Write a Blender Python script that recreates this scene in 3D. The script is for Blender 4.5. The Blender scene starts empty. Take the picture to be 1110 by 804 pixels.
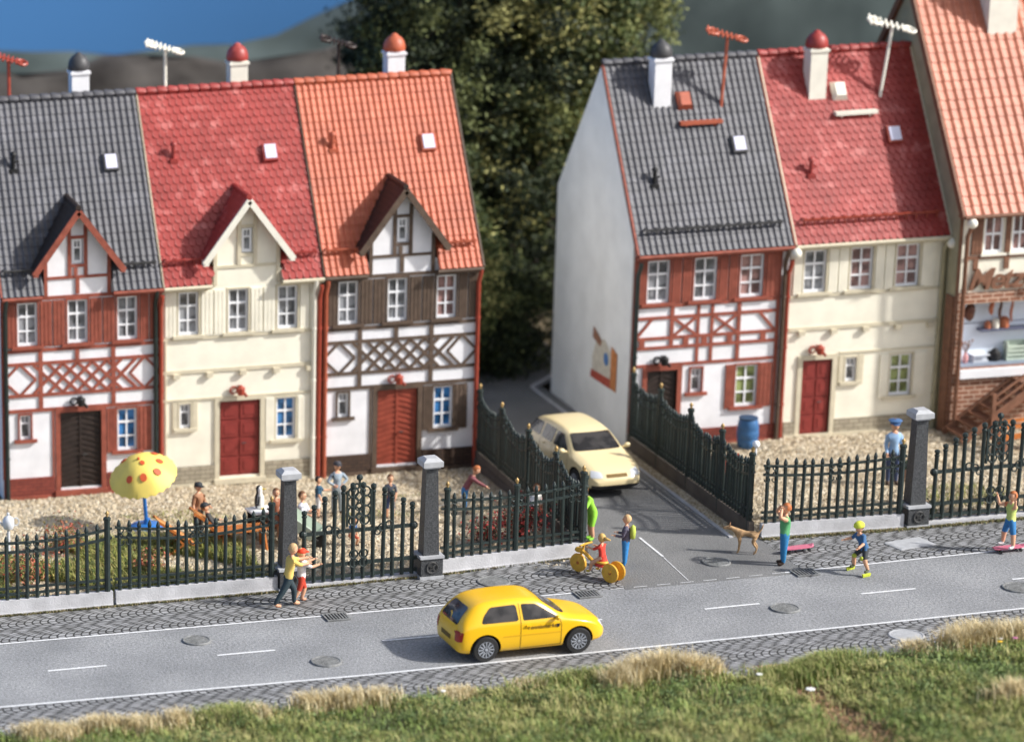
import bpy, bmesh, math, random
import numpy as np
from mathutils import Vector, Matrix, Euler
from mathutils.bvhtree import BVHTree
random.seed(7); rng = np.random.default_rng(7)
R = math.radians
scene = bpy.context.scene
col = scene.collection

# ---------------------------------------------------------------- camera
cam_d = bpy.data.cameras.new('camera'); cam = bpy.data.objects.new('camera', cam_d); col.objects.link(cam)
scene.camera = cam
YAW, PIT, ROL = R(5.265), R(17.633), R(-2.563)
d_ = Vector((math.sin(YAW)*math.cos(PIT), math.cos(YAW)*math.cos(PIT), -math.sin(PIT)))
r_ = Vector((math.cos(YAW), -math.sin(YAW), 0)); u_ = r_.cross(d_)
r2 = math.cos(ROL)*r_ + math.sin(ROL)*u_; u2 = -math.sin(ROL)*r_ + math.cos(ROL)*u_
CAM = Vector((-20.261, -86.773, 27.083))
m = Matrix((r2, u2, -d_)).transposed().to_4x4(); m.translation = CAM
cam.matrix_world = m
cam_d.sensor_width = 36; cam_d.lens = 3501.5/1110*36
cam_d.shift_x = 840.35/1110; cam_d.shift_y = 174.93/1110
cam_d.clip_start = 1; cam_d.clip_end = 600
cam_d.dof.use_dof = True
cam_d.dof.focus_distance = (Vector((5, -11.5, 0.6))-CAM).dot(d_)
cam_d.dof.aperture_fstop = 0.18

# ---------------------------------------------------------------- world, sun, exposure
SUN = Vector((1.0, -0.44, 0.80)).normalized()      # towards the sun
w = bpy.data.worlds.new('World'); scene.world = w; w.use_nodes = True
nt = w.node_tree; bg = nt.nodes['Background']
sky = nt.nodes.new('ShaderNodeTexSky'); sky.sky_type = 'NISHITA'; sky.sun_disc = False
sky.sun_elevation = math.asin(SUN.z); sky.sun_rotation = math.atan2(SUN.x, SUN.y)
sky.air_density = 0.6; sky.dust_density = 2.0; sky.ozone_density = 0.6
hs = nt.nodes.new('ShaderNodeHueSaturation'); hs.inputs['Saturation'].default_value = .42; nt.links.new(sky.outputs[0], hs.inputs['Color']); nt.links.new(hs.outputs[0], bg.inputs[0]); bg.inputs[1].default_value = 0.15
sd = bpy.data.lights.new('sun', 'SUN'); sd.energy = 4.0; sd.angle = R(2); sd.color = (1, .965, .91)
so = bpy.data.objects.new('sun', sd); col.objects.link(so)
so.rotation_euler = (-SUN).to_track_quat('-Z', 'Y').to_euler()
vs = scene.view_settings; vs.view_transform = 'Standard'; vs.look = 'None'; vs.exposure = 0.44; vs.gamma = 1

# ---------------------------------------------------------------- materials
def lin(c):
    return tuple(((x/255)/12.92 if x/255 <= .04045 else ((x/255+.055)/1.055)**2.4) for x in c)
def newmat(name):
    mt = bpy.data.materials.new(name); mt.use_nodes = True
    t = mt.node_tree; b = t.nodes['Principled BSDF']
    return mt, t, b
def N(t, typ, **k):
    n = t.nodes.new(typ)
    for a, v in k.items():
        if a.startswith('i_'): n.inputs[a[2:].replace('_', ' ')].default_value = v
        else: setattr(n, a, v)
    return n
def mat(name, c, rough=.55, var=.12, scale=3., bump=.0, bscale=40., metal=0., spec=.4, hue2=None):
    """plain surface with a soft large-scale and fine-scale colour variation (linear base colour c)"""
    mt, t, b = newmat(name); L = t.links.new
    tc = N(t, 'ShaderNodeTexCoord')
    n1 = N(t, 'ShaderNodeTexNoise'); n1.inputs['Scale'].default_value = scale; n1.inputs['Detail'].default_value = 6
    L(tc.outputs['Object'], n1.inputs['Vector'])
    rp = N(t, 'ShaderNodeValToRGB'); c2 = hue2 or tuple(min(1, x*(1+var)) for x in c)
    rp.color_ramp.elements[0].position = .32; rp.color_ramp.elements[1].position = .68
    rp.color_ramp.elements[0].color = (*[x*(1-var) for x in c], 1); rp.color_ramp.elements[1].color = (*c2, 1)
    L(n1.outputs['Fac'], rp.inputs[0]); L(rp.outputs[0], b.inputs['Base Color'])
    b.inputs['Roughness'].default_value = rough; b.inputs['Metallic'].default_value = metal
    b.inputs['Specular IOR Level'].default_value = spec
    if bump:
        n2 = N(t, 'ShaderNodeTexNoise'); n2.inputs['Scale'].default_value = bscale; n2.inputs['Detail'].default_value = 4
        L(tc.outputs['Object'], n2.inputs['Vector'])
        bp = N(t, 'ShaderNodeBump'); bp.inputs['Strength'].default_value = bump; bp.inputs['Distance'].default_value = .03
        L(n2.outputs['Fac'], bp.inputs['Height']); L(bp.outputs[0], b.inputs['Normal'])
    return mt
def brickmat(name, c1, c2, mortar, bw=.24, bh=.095, ms=.012, rough=.8, bump=.5, offs=.5):
    mt, t, b = newmat(name); L = t.links.new
    tc = N(t, 'ShaderNodeTexCoord'); sp = N(t, 'ShaderNodeSeparateXYZ'); L(tc.outputs['Object'], sp.inputs[0])
    ad = N(t, 'ShaderNodeMath', operation='ADD'); L(sp.outputs[0], ad.inputs[0]); L(sp.outputs[1], ad.inputs[1])
    cb = N(t, 'ShaderNodeCombineXYZ'); L(ad.outputs[0], cb.inputs[0]); L(sp.outputs[2], cb.inputs[1])
    br = N(t, 'ShaderNodeTexBrick'); br.offset = offs
    br.inputs['Scale'].default_value = 1; br.inputs['Brick Width'].default_value = bw; br.inputs['Row Height'].default_value = bh
    br.inputs['Mortar Size'].default_value = ms; br.inputs['Mortar Smooth'].default_value = .2
    br.inputs['Color1'].default_value = (*c1, 1); br.inputs['Color2'].default_value = (*c2, 1); br.inputs['Mortar'].default_value = (*mortar, 1)
    L(cb.outputs[0], br.inputs['Vector'])
    n1 = N(t, 'ShaderNodeTexNoise'); n1.inputs['Scale'].default_value = 5; L(tc.outputs['Object'], n1.inputs['Vector'])
    mx = N(t, 'ShaderNodeMix', data_type='RGBA', blend_type='MULTIPLY'); mx.inputs['Factor'].default_value = .45
    L(br.outputs['Color'], mx.inputs[6]); L(n1.outputs['Fac'], mx.inputs[7]); L(mx.outputs[2], b.inputs['Base Color'])
    bp = N(t, 'ShaderNodeBump'); bp.inputs['Strength'].default_value = bump; bp.inputs['Distance'].default_value = .02; bp.invert = True
    L(br.outputs['Fac'], bp.inputs['Height']); L(bp.outputs[0], b.inputs['Normal'])
    b.inputs['Roughness'].default_value = rough
    return mt
def tilemat(name, c, speck, rough=.5, sp_amt=.3):
    """roof plastic: base colour, small per-area change, paler weathering freckles"""
    mt, t, b = newmat(name); L = t.links.new
    tc = N(t, 'ShaderNodeTexCoord')
    n1 = N(t, 'ShaderNodeTexNoise'); n1.inputs['Scale'].default_value = 1.3; n1.inputs['Detail'].default_value = 8; n1.inputs['Roughness'].default_value = .65
    L(tc.outputs['Object'], n1.inputs['Vector'])
    rp = N(t, 'ShaderNodeValToRGB'); rp.color_ramp.elements[0].position = .3; rp.color_ramp.elements[1].position = .7
    rp.color_ramp.elements[0].color = (*[x*.78 for x in c], 1); rp.color_ramp.elements[1].color = (*[min(1, x*1.2) for x in c], 1)
    L(n1.outputs['Fac'], rp.inputs[0])
    n2 = N(t, 'ShaderNodeTexNoise'); n2.inputs['Scale'].default_value = 2.6; n2.inputs['Detail'].default_value = 5; L(tc.outputs['Object'], n2.inputs['Vector'])
    r2_ = N(t, 'ShaderNodeValToRGB'); r2_.color_ramp.elements[0].position = .56; r2_.color_ramp.elements[1].position = .72
    r2_.color_ramp.elements[0].color = (0, 0, 0, 1); r2_.color_ramp.elements[1].color = (sp_amt,)*3+(1,)
    L(n2.outputs['Fac'], r2_.inputs[0])
    mx = N(t, 'ShaderNodeMix', data_type='RGBA'); L(r2_.outputs[0], mx.inputs[0]); L(rp.outputs[0], mx.inputs[6]); mx.inputs[7].default_value = (*speck, 1)
    L(mx.outputs[2], b.inputs['Base Color']); b.inputs['Roughness'].default_value = rough
    return mt
def setts(name, dark, light):
    """granite setts laid in segmental arcs across the pavement"""
    mt, t, b = newmat(name); L = t.links.new
    tc = N(t, 'ShaderNodeTexCoord'); sp = N(t, 'ShaderNodeSeparateXYZ'); L(tc.outputs['Object'], sp.inputs[0])
    def M(op, a, bb=None):
        n = N(t, 'ShaderNodeMath', operation=op)
        for i, v in enumerate((a, bb)):
            if v is None: continue
            if isinstance(v, (int, float)): n.inputs[i].default_value = v
            else: L(v, n.inputs[i])
        return n.outputs[0]
    nz = N(t, 'ShaderNodeTexNoise'); nz.inputs['Scale'].default_value = 1.4; L(tc.outputs['Object'], nz.inputs['Vector'])
    wob = M('MULTIPLY', M('SUBTRACT', nz.outputs['Fac'], .5), .10)
    y = M('ADD', sp.outputs[1], M('MULTIPLY', sp.outputs[0], -.047)); y = M('ADD', y, wob)
    f = M('SUBTRACT', M('FRACT', M('MULTIPLY', y, 1/1.15)), .5)
    arc = M('MULTIPLY', M('MULTIPLY', f, f), 2.4)
    xx = M('ADD', M('SUBTRACT', sp.outputs[0], arc), wob)
    cb = N(t, 'ShaderNodeCombineXYZ'); L(y, cb.inputs[0]); L(xx, cb.inputs[1])
    br = N(t, 'ShaderNodeTexBrick'); br.offset = .5; br.inputs['Scale'].default_value = 1
    br.inputs['Brick Width'].default_value = .185; br.inputs['Row Height'].default_value = .205
    br.inputs['Mortar Size'].default_value = .026; br.inputs['Mortar Smooth'].default_value = .4
    br.inputs['Color1'].default_value = (*light, 1); br.inputs['Color2'].default_value = (*[x*.72 for x in light], 1)
    br.inputs['Mortar'].default_value = (*dark, 1); L(cb.outputs[0], br.inputs['Vector'])
    n1 = N(t, 'ShaderNodeTexNoise'); n1.inputs['Scale'].default_value = 2.5; n1.inputs['Detail'].default_value = 8; L(tc.outputs['Object'], n1.inputs['Vector'])
    rp = N(t, 'ShaderNodeValToRGB'); rp.color_ramp.elements[0].position = .3; rp.color_ramp.elements[1].position = .65
    rp.color_ramp.elements[0].color = (.62, .62, .6, 1); rp.color_ramp.elements[1].color = (1, 1, 1, 1); L(n1.outputs['Fac'], rp.inputs[0])
    mx = N(t, 'ShaderNodeMix', data_type='RGBA', blend_type='MULTIPLY'); mx.inputs['Factor'].default_value = 1
    L(br.outputs['Color'], mx.inputs[6]); L(rp.outputs[0], mx.inputs[7]); L(mx.outputs[2], b.inputs['Base Color'])
    bp = N(t, 'ShaderNodeBump'); bp.invert = True; bp.inputs['Strength'].default_value = 1; bp.inputs['Distance'].default_value = .05
    L(br.outputs['Fac'], bp.inputs['Height']); L(bp.outputs[0], b.inputs['Normal']); b.inputs['Roughness'].default_value = .75
    return mt
def asphalt(name, c, grain=90., amt=.38, cracks=True):
    mt, t, b = newmat(name); L = t.links.new
    tc = N(t, 'ShaderNodeTexCoord')
    n1 = N(t, 'ShaderNodeTexNoise'); n1.inputs['Scale'].default_value = 14; n1.inputs['Detail'].default_value = 10; n1.inputs['Roughness'].default_value = .85
    n2 = N(t, 'ShaderNodeTexNoise'); n2.inputs['Scale'].default_value = .5; n2.inputs['Detail'].default_value = 7
    for n in (n1, n2): L(tc.outputs['Object'], n.inputs['Vector'])
    rp = N(t, 'ShaderNodeValToRGB'); rp.color_ramp.elements[0].position = .36; rp.color_ramp.elements[1].position = .64
    rp.color_ramp.elements[0].color = (*[x*(1-amt) for x in c], 1); rp.color_ramp.elements[1].color = (*[x*(1+amt) for x in c], 1)
    L(n1.outputs['Fac'], rp.inputs[0])
    r2_ = N(t, 'ShaderNodeValToRGB'); r2_.color_ramp.elements[0].position = .3; r2_.color_ramp.elements[1].position = .7
    r2_.color_ramp.elements[0].color = (.68, .69, .70, 1); r2_.color_ramp.elements[1].color = (1.0, 1.0, 1.0, 1); L(n2.outputs['Fac'], r2_.inputs[0])
    mx = N(t, 'ShaderNodeMix', data_type='RGBA', blend_type='MULTIPLY'); mx.inputs['Factor'].default_value = 1
    L(rp.outputs[0], mx.inputs[6]); L(r2_.outputs[0], mx.inputs[7]); L(mx.outputs[2], b.inputs['Base Color'])
    n3 = N(t, 'ShaderNodeTexNoise'); n3.inputs['Scale'].default_value = 22; n3.inputs['Detail'].default_value = 3; L(tc.outputs['Object'], n3.inputs['Vector'])
    bp = N(t, 'ShaderNodeBump'); bp.inputs['Strength'].default_value = .9; bp.inputs['Distance'].default_value = .025
    L(n3.outputs['Fac'], bp.inputs['Height']); L(bp.outputs[0], b.inputs['Normal']); b.inputs['Roughness'].default_value = .8
    return mt
def pebblemat(name, cols):
    mt, t, b = newmat(name); L = t.links.new
    tc = N(t, 'ShaderNodeTexCoord'); vo = N(t, 'ShaderNodeTexVoronoi'); vo.inputs['Scale'].default_value = 7
    L(tc.outputs['Object'], vo.inputs['Vector'])
    sp = N(t, 'ShaderNodeSeparateColor'); L(vo.outputs['Color'], sp.inputs[0])
    rp = N(t, 'ShaderNodeValToRGB'); e = rp.color_ramp.elements
    while len(e) < len(cols): e.new(.5)
    for i, c in enumerate(cols): e[i].position = i/(len(cols)-1); e[i].color = (*c, 1)
    L(sp.outputs[0], rp.inputs[0])
    n1 = N(t, 'ShaderNodeTexNoise'); n1.inputs['Scale'].default_value = .5; L(tc.outputs['Object'], n1.inputs['Vector'])
    L(rp.outputs[0], b.inputs['Base Color'])
    bp = N(t, 'ShaderNodeBump'); bp.inputs['Strength'].default_value = 1; bp.inputs['Distance'].default_value = .08; bp.invert = True
    L(vo.outputs['Distance'], bp.inputs['Height']); L(bp.outputs[0], b.inputs['Normal']); b.inputs['Roughness'].default_value = .9
    return mt
M = {}
M['white'] = mat('white_plaster', (.82, .82, .85), .75, .08, 1.6, .25, 25)
M['cream'] = mat('cream_plaster', (.86, .82, .69), .7, .08, 1.4, .2, 25)
M['creamtrim'] = mat('beige_trim', (.62, .56, .42), .6, .08, 4)
M['grey_gable'] = mat('grey_white_render', (.80, .80, .765), .8, .07, 1.0, .1, 30)
M['olive'] = mat('pale_olive_render', (.36, .33, .22), .8, .1, 2)
M['redwood'] = mat('red_brown_timber', lin((146, 78, 62)), .6, .2, 5, .3, 30)
M['brownwood'] = mat('grey_brown_timber', lin((92, 76, 64)), .6, .2, 5, .3, 30)
M['dkbrown'] = mat('dark_brown_timber', lin((50, 40, 36)), .55, .25, 5, .3, 30)
M['stairwood'] = mat('warm_brown_timber', lin((126, 88, 68)), .6, .2, 5, .2, 30)
M['doorred'] = mat('dark_red_paint', lin((134, 54, 50)), .4, .12, 4)
M['doororange'] = mat('orange_red_paint', lin((150, 72, 56)), .45, .2, 4)
M['roofgrey'] = tilemat('slate_grey_tile', lin((76, 76, 82)), lin((132, 132, 140)), .5, .25)
M['roofred'] = tilemat('carmine_red_tile', lin((156, 60, 55)), lin((206, 132, 126)), .45, .55)
M['rooforange'] = tilemat('orange_tile', lin((180, 92, 62)), lin((210, 136, 108)), .5, .25)
M['roofpink'] = tilemat('pinkish_clay_tile', lin((184, 112, 86)), lin((220, 160, 138)), .42, .3)
M['metalgrey'] = mat('dark_grey_metal', lin((70, 70, 72)), .5, .1)
M['redplastic'] = mat('red_brown_plastic', lin((158, 68, 52)), .45, .15, 6)
M['orangeplastic'] = mat('terracotta_plastic', lin((174, 92, 68)), .45, .12, 6)
M['creamplastic'] = mat('cream_plastic', (.82, .79, .69), .5, .06)
M['winwhite'] = mat('white_window_paint', (.86, .87, .9), .4, .02)
M['brickred'] = brickmat('red_brick', lin((152, 72, 58)), lin((136, 62, 50)), lin((112, 52, 44)), .26, .1)
M['brickdark'] = brickmat('dark_brown_brick', lin((88, 66, 52)), lin((72, 54, 44)), lin((48, 36, 30)), .26, .1)
M['stone'] = brickmat('pale_stone_blocks', lin((176, 166, 146)), lin((190, 180, 158)), lin((132, 122, 104)), .3, .13)
M['brickbrown'] = brickmat('brown_facing_brick', lin((168, 116, 90)), lin((146, 96, 72)), lin((222, 190, 168)), .34, .135, .02)
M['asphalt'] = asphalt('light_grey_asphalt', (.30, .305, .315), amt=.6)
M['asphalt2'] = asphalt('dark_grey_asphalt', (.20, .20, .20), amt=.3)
M['setts'] = setts('granite_setts', (.045, .045, .045), (.36, .365, .38))
M['paint'] = mat('road_paint', (.75, .76, .78), .6, .12, 9, .3, 60)
M['concrete'] = mat('light_concrete', (.50, .50, .52), .75, .14, 2.2, .4, 30)
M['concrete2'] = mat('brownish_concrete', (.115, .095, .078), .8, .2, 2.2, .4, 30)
M['iron'] = mat('dark_green_iron', (.019, .030, .028), .4, .25, 8, .2, 30, spec=.5)
M['gold'] = mat('gold_paint', (.45, .30, .12), .45, .2, metal=.4)
M['granite'] = mat('black_speckled_granite', (.055, .058, .062), .55, .6, 28, .5, 60)
M['capstone'] = mat('grey_capstone', (.42, .43, .45), .6, .1, 6)
M['castiron'] = mat('cast_iron_cover', (.20, .205, .205), .5, .3, 9, .4, 30)
M['castdark'] = mat('dark_grating_iron', (.05, .05, .05), .5, .3, 9)
M['soil'] = mat('garden_soil', (.16, .125, .075), .95, .4, 3, .8, 20)
M['soil2'] = mat('mossy_earth', (.16, .13, .07), .95, .5, 1.6, .8, 20, hue2=(.10, .13, .04))
M['gravel'] = pebblemat('beige_gravel', [(.24, .18, .11), (.50, .42, .30), (.36, .29, .19), (.64, .56, .43), (.42, .34, .24)])
M['pebble'] = []
for i, c in enumerate([(.50, .42, .30), (.66, .59, .46), (.32, .25, .16), (.56, .47, .33), (.42, .36, .26)]):
    M['pebble'].append(mat('gravel_stone_'+'abcde'[i], c, .85, .1))
def glassmat(name, c, rough=.12):
    mt, t, b = newmat(name); L = t.links.new
    tc = N(t, 'ShaderNodeTexCoord'); n1 = N(t, 'ShaderNodeTexNoise'); n1.inputs['Scale'].default_value = 2.6; n1.inputs['Detail'].default_value = 2
    L(tc.outputs['Object'], n1.inputs['Vector'])
    rp = N(t, 'ShaderNodeValToRGB'); rp.color_ramp.elements[0].position = .42; rp.color_ramp.elements[1].position = .58
    rp.color_ramp.elements[0].color = (*[x*.35 for x in c], 1); rp.color_ramp.elements[1].color = (*c, 1)
    L(n1.outputs['Fac'], rp.inputs[0]); L(rp.outputs[0], b.inputs['Base Color'])
    b.inputs['Roughness'].default_value = rough; b.inputs['Specular IOR Level'].default_value = .6
    return mt
M['pane'] = glassmat('curtained_window_glass', (.30, .31, .33))
M['panered'] = glassmat('reddish_window_glass', (.40, .24, .22))
M['paneblue'] = glassmat('blue_window_glass', (.06, .22, .50))
M['panegreen'] = glassmat('greenish_window_glass', (.30, .36, .14))
M['skyglass'] = mat('pale_lilac_skylight_glass', (.70, .70, .86), .15, .05)
M['carglass'] = glassmat('dark_car_glass', (.05, .045, .042), .06)
M['carglass2'] = glassmat('smoky_car_glass', (.10, .10, .11), .08)
def carpaint(name, c):
    mt, t, b = newmat(name)
    b.inputs['Base Color'].default_value = (*c, 1); b.inputs['Roughness'].default_value = .3
    b.inputs['Coat Weight'].default_value = .35; b.inputs['Coat Roughness'].default_value = .12
    n = N(t, 'ShaderNodeTexNoise'); n.inputs['Scale'].default_value = 60; bp = N(t, 'ShaderNodeBump'); bp.inputs['Strength'].default_value = .04
    t.links.new(n.outputs['Fac'], bp.inputs['Height']); t.links.new(bp.outputs[0], b.inputs['Normal'])
    return mt
M['yellowpaint'] = carpaint('golden_yellow_car_paint', (.86, .50, .012))
M['beigepaint'] = carpaint('cream_beige_car_paint', (.80, .66, .38))
M['tyre'] = mat('tyre_rubber', (.02, .02, .02), .7, .2)
M['rim'] = mat('silver_rim', (.42, .45, .50), .35, .1, 12, metal=.3)
M['seam'] = mat('dark_seam', (.16, .09, .01), .6, .1)
M['lamp'] = mat('clear_headlamp', (.75, .78, .82), .08, .05, metal=.3)
M['taillamp'] = mat('red_tail_lamp', (.36, .03, .02), .2, .1)
M['black'] = mat('black_plastic', (.015, .015, .016), .5, .1)
M['blue'] = mat('blue_plastic', (.02, .16, .50), .4, .1)
M['barrelblue'] = mat('faded_blue_plastic', (.04, .13, .30), .45, .2, 4)
M['yellowcloth'] = mat('yellow_parasol_cloth', (.84, .66, .15), .55, .05)
M['orangedot'] = mat('orange_red_dot', (.62, .10, .03), .55, .05)
M['pinkboard'] = mat('pink_skateboard', (.58, .16, .24), .4, .1)
M['toyyellow'] = mat('mustard_toy_plastic', (.72, .40, .05), .4, .15, 8)
M['wood'] = mat('varnished_orange_wood', lin((176, 104, 48)), .5, .2, 6)
M['silver'] = mat('silvery_grey', (.62, .65, .70), .3, .1)
M['palegreen'] = mat('pale_green_cloth', (.52, .60, .50), .6, .1)

# ---------------------------------------------------------------- mesh helpers
class MB:
    def __init__(s): s.v = []; s.f = []; s.m = []; s.cm = 0
    def add(s, vs_, fs):
        o = len(s.v); s.v += [tuple(x) for x in vs_]; s.f += [tuple(i+o for i in f) for f in fs]; s.m += [s.cm]*len(fs); return s
    def box(s, x0, x1, y0, y1, z0, z1):
        if x1 < x0: x0, x1 = x1, x0
        if y1 < y0: y0, y1 = y1, y0
        if z1 < z0: z0, z1 = z1, z0
        return s.add([(x0, y0, z0), (x1, y0, z0), (x1, y1, z0), (x0, y1, z0), (x0, y0, z1), (x1, y0, z1), (x1, y1, z1), (x0, y1, z1)],
                     [(3, 2, 1, 0), (4, 5, 6, 7), (0, 1, 5, 4), (1, 2, 6, 5), (2, 3, 7, 6), (3, 0, 4, 7)])
    def bar(s, p, q, w, h, up=(0, 0, 1), chamf=0):
        p, q = Vector(p), Vector(q); d = (q-p).normalized(); up = Vector(up)
        if abs(d.dot(up)) > .99: up = Vector((0, 1, 0))
        a = d.cross(up).normalized()*w/2; b = a.cross(d).normalized()*h/2
        vs_ = [p-a-b, p+a-b, p+a+b, p-a+b, q-a-b, q+a-b, q+a+b, q-a+b]
        return s.add(vs_, [(0, 1, 2, 3), (7, 6, 5, 4), (0, 4, 5, 1), (1, 5, 6, 2), (2, 6, 7, 3), (3, 7, 4, 0)])
    def tube(s, pts, r, n=8, cap=True):
        pts = [Vector(p) for p in pts]; rs = r if isinstance(r, (list, tuple)) else [r]*len(pts)
        rings = []; prev = None
        for i, p in enumerate(pts):
            d = ((pts[min(i+1, len(pts)-1)]-pts[max(i-1, 0)])).normalized()
            if prev is None:
                prev = Vector((0, 0, 1)) if abs(d.z) < .9 else Vector((1, 0, 0))
            a = (prev-d*prev.dot(d)).normalized(); prev = a; b = d.cross(a)
            rings.append([p+(a*math.cos(2*math.pi*k/n)+b*math.sin(2*math.pi*k/n))*rs[i] for k in range(n)])
        vs_ = [v for g in rings for v in g]; fs = []
        for i in range(len(pts)-1):
            for k in range(n): fs.append((i*n+k, i*n+(k+1) % n, (i+1)*n+(k+1) % n, (i+1)*n+k))
        if cap: fs += [tuple(range(n))[::-1], tuple((len(pts)-1)*n+k for k in range(n))]
        return s.add(vs_, fs)
    def lathe(s, prof, n=16, c=(0, 0, 0), axis='z', sx=1, sy=1):
        vs_ = []; fs = []
        for (r, z) in prof:
            for k in range(n):
                a = 2*math.pi*k/n; x, y = r*math.cos(a)*sx, r*math.sin(a)*sy
                p = (x, y, z) if axis == 'z' else ((x, z, y) if axis == 'y' else (z, x, y))
                vs_.append((c[0]+p[0], c[1]+p[1], c[2]+p[2]))
        for i in range(len(prof)-1):
            for k in range(n): fs.append((i*n+k, i*n+(k+1) % n, (i+1)*n+(k+1) % n, (i+1)*n+k))
        fs += [tuple(range(n))[::-1], tuple((len(prof)-1)*n+k for k in range(n))]
        return s.add(vs_, fs)
    def ball(s, c, r, n=10, sx=1, sy=1, sz=1):
        prof = [(max(.001, r*math.sin(math.pi*i/6)), -r*math.cos(math.pi*i/6)*sz) for i in range(7)]
        return s.lathe(prof, n, c, sx=sx, sy=sy)
    def poly(s, pts, d):
        """extrude a planar outline (list of 3d points) by vector d"""
        n = len(pts); d = Vector(d); a = [Vector(p) for p in pts]
        return s.add(a+[p+d for p in a], [tuple(range(n)), tuple(range(2*n-1, n-1, -1))]+[(i, i+n, (i+1) % n+n, (i+1) % n) for i in range(n)])
    def torus(s, c, R_, r, ax1, ax2, n=12, k=5, arc=(0, 2*math.pi)):
        ax1, ax2 = Vector(ax1), Vector(ax2)
        full = abs(arc[1]-arc[0]-2*math.pi) < 1e-6
        pts = [Vector(c)+ax1*R_*math.cos(arc[0]+(arc[1]-arc[0])*i/n)+ax2*R_*math.sin(arc[0]+(arc[1]-arc[0])*i/n) for i in range(n+1)]
        return s.tube(pts, r, k, cap=not full)
    def build(s, name, mats, parent=None, smooth=False, loc=None, rz=0, fix=True):
        me = bpy.data.meshes.new(name); me.from_pydata(s.v, [], s.f)
        if not isinstance(mats, (list, tuple)): mats = [mats]
        for x in mats: me.materials.append(x)
        if len(mats) > 1: me.polygons.foreach_set('material_index', s.m)
        if smooth: me.polygons.foreach_set('use_smooth', [True]*len(me.polygons))
        if fix and len(s.f) < 30000:
            bm = bmesh.new(); bm.from_mesh(me); bmesh.ops.recalc_face_normals(bm, faces=bm.faces); bm.to_mesh(me); bm.free()
        if smooth == 'auto':
            me.polygons.foreach_set('use_smooth', [True]*len(me.polygons)); me.set_sharp_from_angle(angle=R(40))
        me.update()
        o = bpy.data.objects.new(name, me); col.objects.link(o)
        if parent: o.parent = parent
        if loc is not None: o.location = loc
        if rz: o.rotation_euler.z = rz
        return o
def tag(o, label=None, cat=None, group=None, kind=None):
    if label: o['label'] = label
    if cat: o['category'] = cat
    if group: o['group'] = group
    if kind: o['kind'] = kind
    return o
def empty(name, loc=(0, 0, 0), rz=0, label=None, cat=None, group=None):
    o = bpy.data.objects.new(name, None); col.objects.link(o); o.location = loc; o.rotation_euler.z = rz
    o.empty_display_size = .1
    return tag(o, label, cat, group)
def copy_tree(o, parent=None):
    c = o.copy(); col.objects.link(c)
    if parent: c.parent = parent
    for ch in list(o.children): copy_tree(ch, c)
    return c
def interp(pts, x):
    xs = [p[0] for p in pts]; ys = [p[1] for p in pts]
    if x <= xs[0]: return ys[0]+(x-xs[0])*(ys[1]-ys[0])/(xs[1]-xs[0])
    if x >= xs[-1]: return ys[-1]+(x-xs[-1])*(ys[-1]-ys[-2])/(xs[-1]-xs[-2])
    return float(np.interp(x, xs, ys))

# ---------------------------------------------------------------- ground, road, pavements
YT = [(-7, -12.51), (2.4, -12.23), (8.1, -11.96), (11.7, -11.78), (18.5, -11.3)]
YB = [(-7.8, -16.87), (1.1, -16.64), (9.9, -16.13), (17.8, -15.6)]
YC = [(-6.2, -14.67), (-1.3, -14.47), (3.5, -14.33), (11.2, -13.84), (16, -13.59)]
YF = [(-6.6, -10.43), (-3.7, -10.31), (.3, -10.16), (5.2, -9.76), (7.1, -9.44), (9.1, -9.25), (13.9, -8.85), (18, -8.88), (24, -8.6)]
YG = [(-9, -18.8), (-3, -18.7), (2, -18.35), (6, -18.1), (8, -18.1), (9.2, -18.8), (10.4, -18.9), (11.4, -18.4), (13, -18.1), (17, -18.0), (22, -17.9)]
def strip(name, fa, fb, x0, x1, z, m_, label=None, n=60, skirt=.12, kind='structure'):
    b = MB(); xs = [x0+(x1-x0)*i/n for i in range(n+1)]
    A = [(x, fa(x), z) for x in xs]; B = [(x, fb(x), z) for x in xs]
    v = A+B; f = [(i, i+1, n+2+i, n+1+i) for i in range(n)]
    if skirt:
        k = len(v); v += [(x, y, z-skirt) for x, y, _ in A+B]
        f += [(i, k+i, k+i+1, i+1) for i in range(n)]+[(n+1+i, n+2+i, k+n+2+i, k+n+1+i) for i in range(n)]
        f += [(0, n+1, k+n+1, k), (n, k+n, k+2*n+1, 2*n+1)]
    b.add(v, f); o = b.build(name, m_)
    return tag(o, label, kind=kind)
g_ = MB()
g_.add([(-250, -250, -.5), (300, -250, -.5), (300, 300, -.5), (-250, 300, -.5)], [(0, 1, 2, 3)])
tag(g_.build('ground', M['soil']), kind='structure')
strip('road', lambda x: interp(YB, x)-.02, lambda x: interp(YT, x), -60, 80, 0, M['asphalt'], n=140, skirt=.3)
strip('pavement', lambda x: interp(YT, x), lambda x: interp(YF, x)+.12, -60, 9.15, .006, M['setts'], n=100, skirt=.3)
strip('pavement', lambda x: interp(YT, x), lambda x: interp(YF, x)+.12, 13.95, 80, .006, M['setts'], n=100, skirt=.3)
strip('pavement', lambda x: -21.5, lambda x: interp(YB, x)-.02, -60, 80, .006, M['setts'], n=140, skirt=.3)
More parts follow.
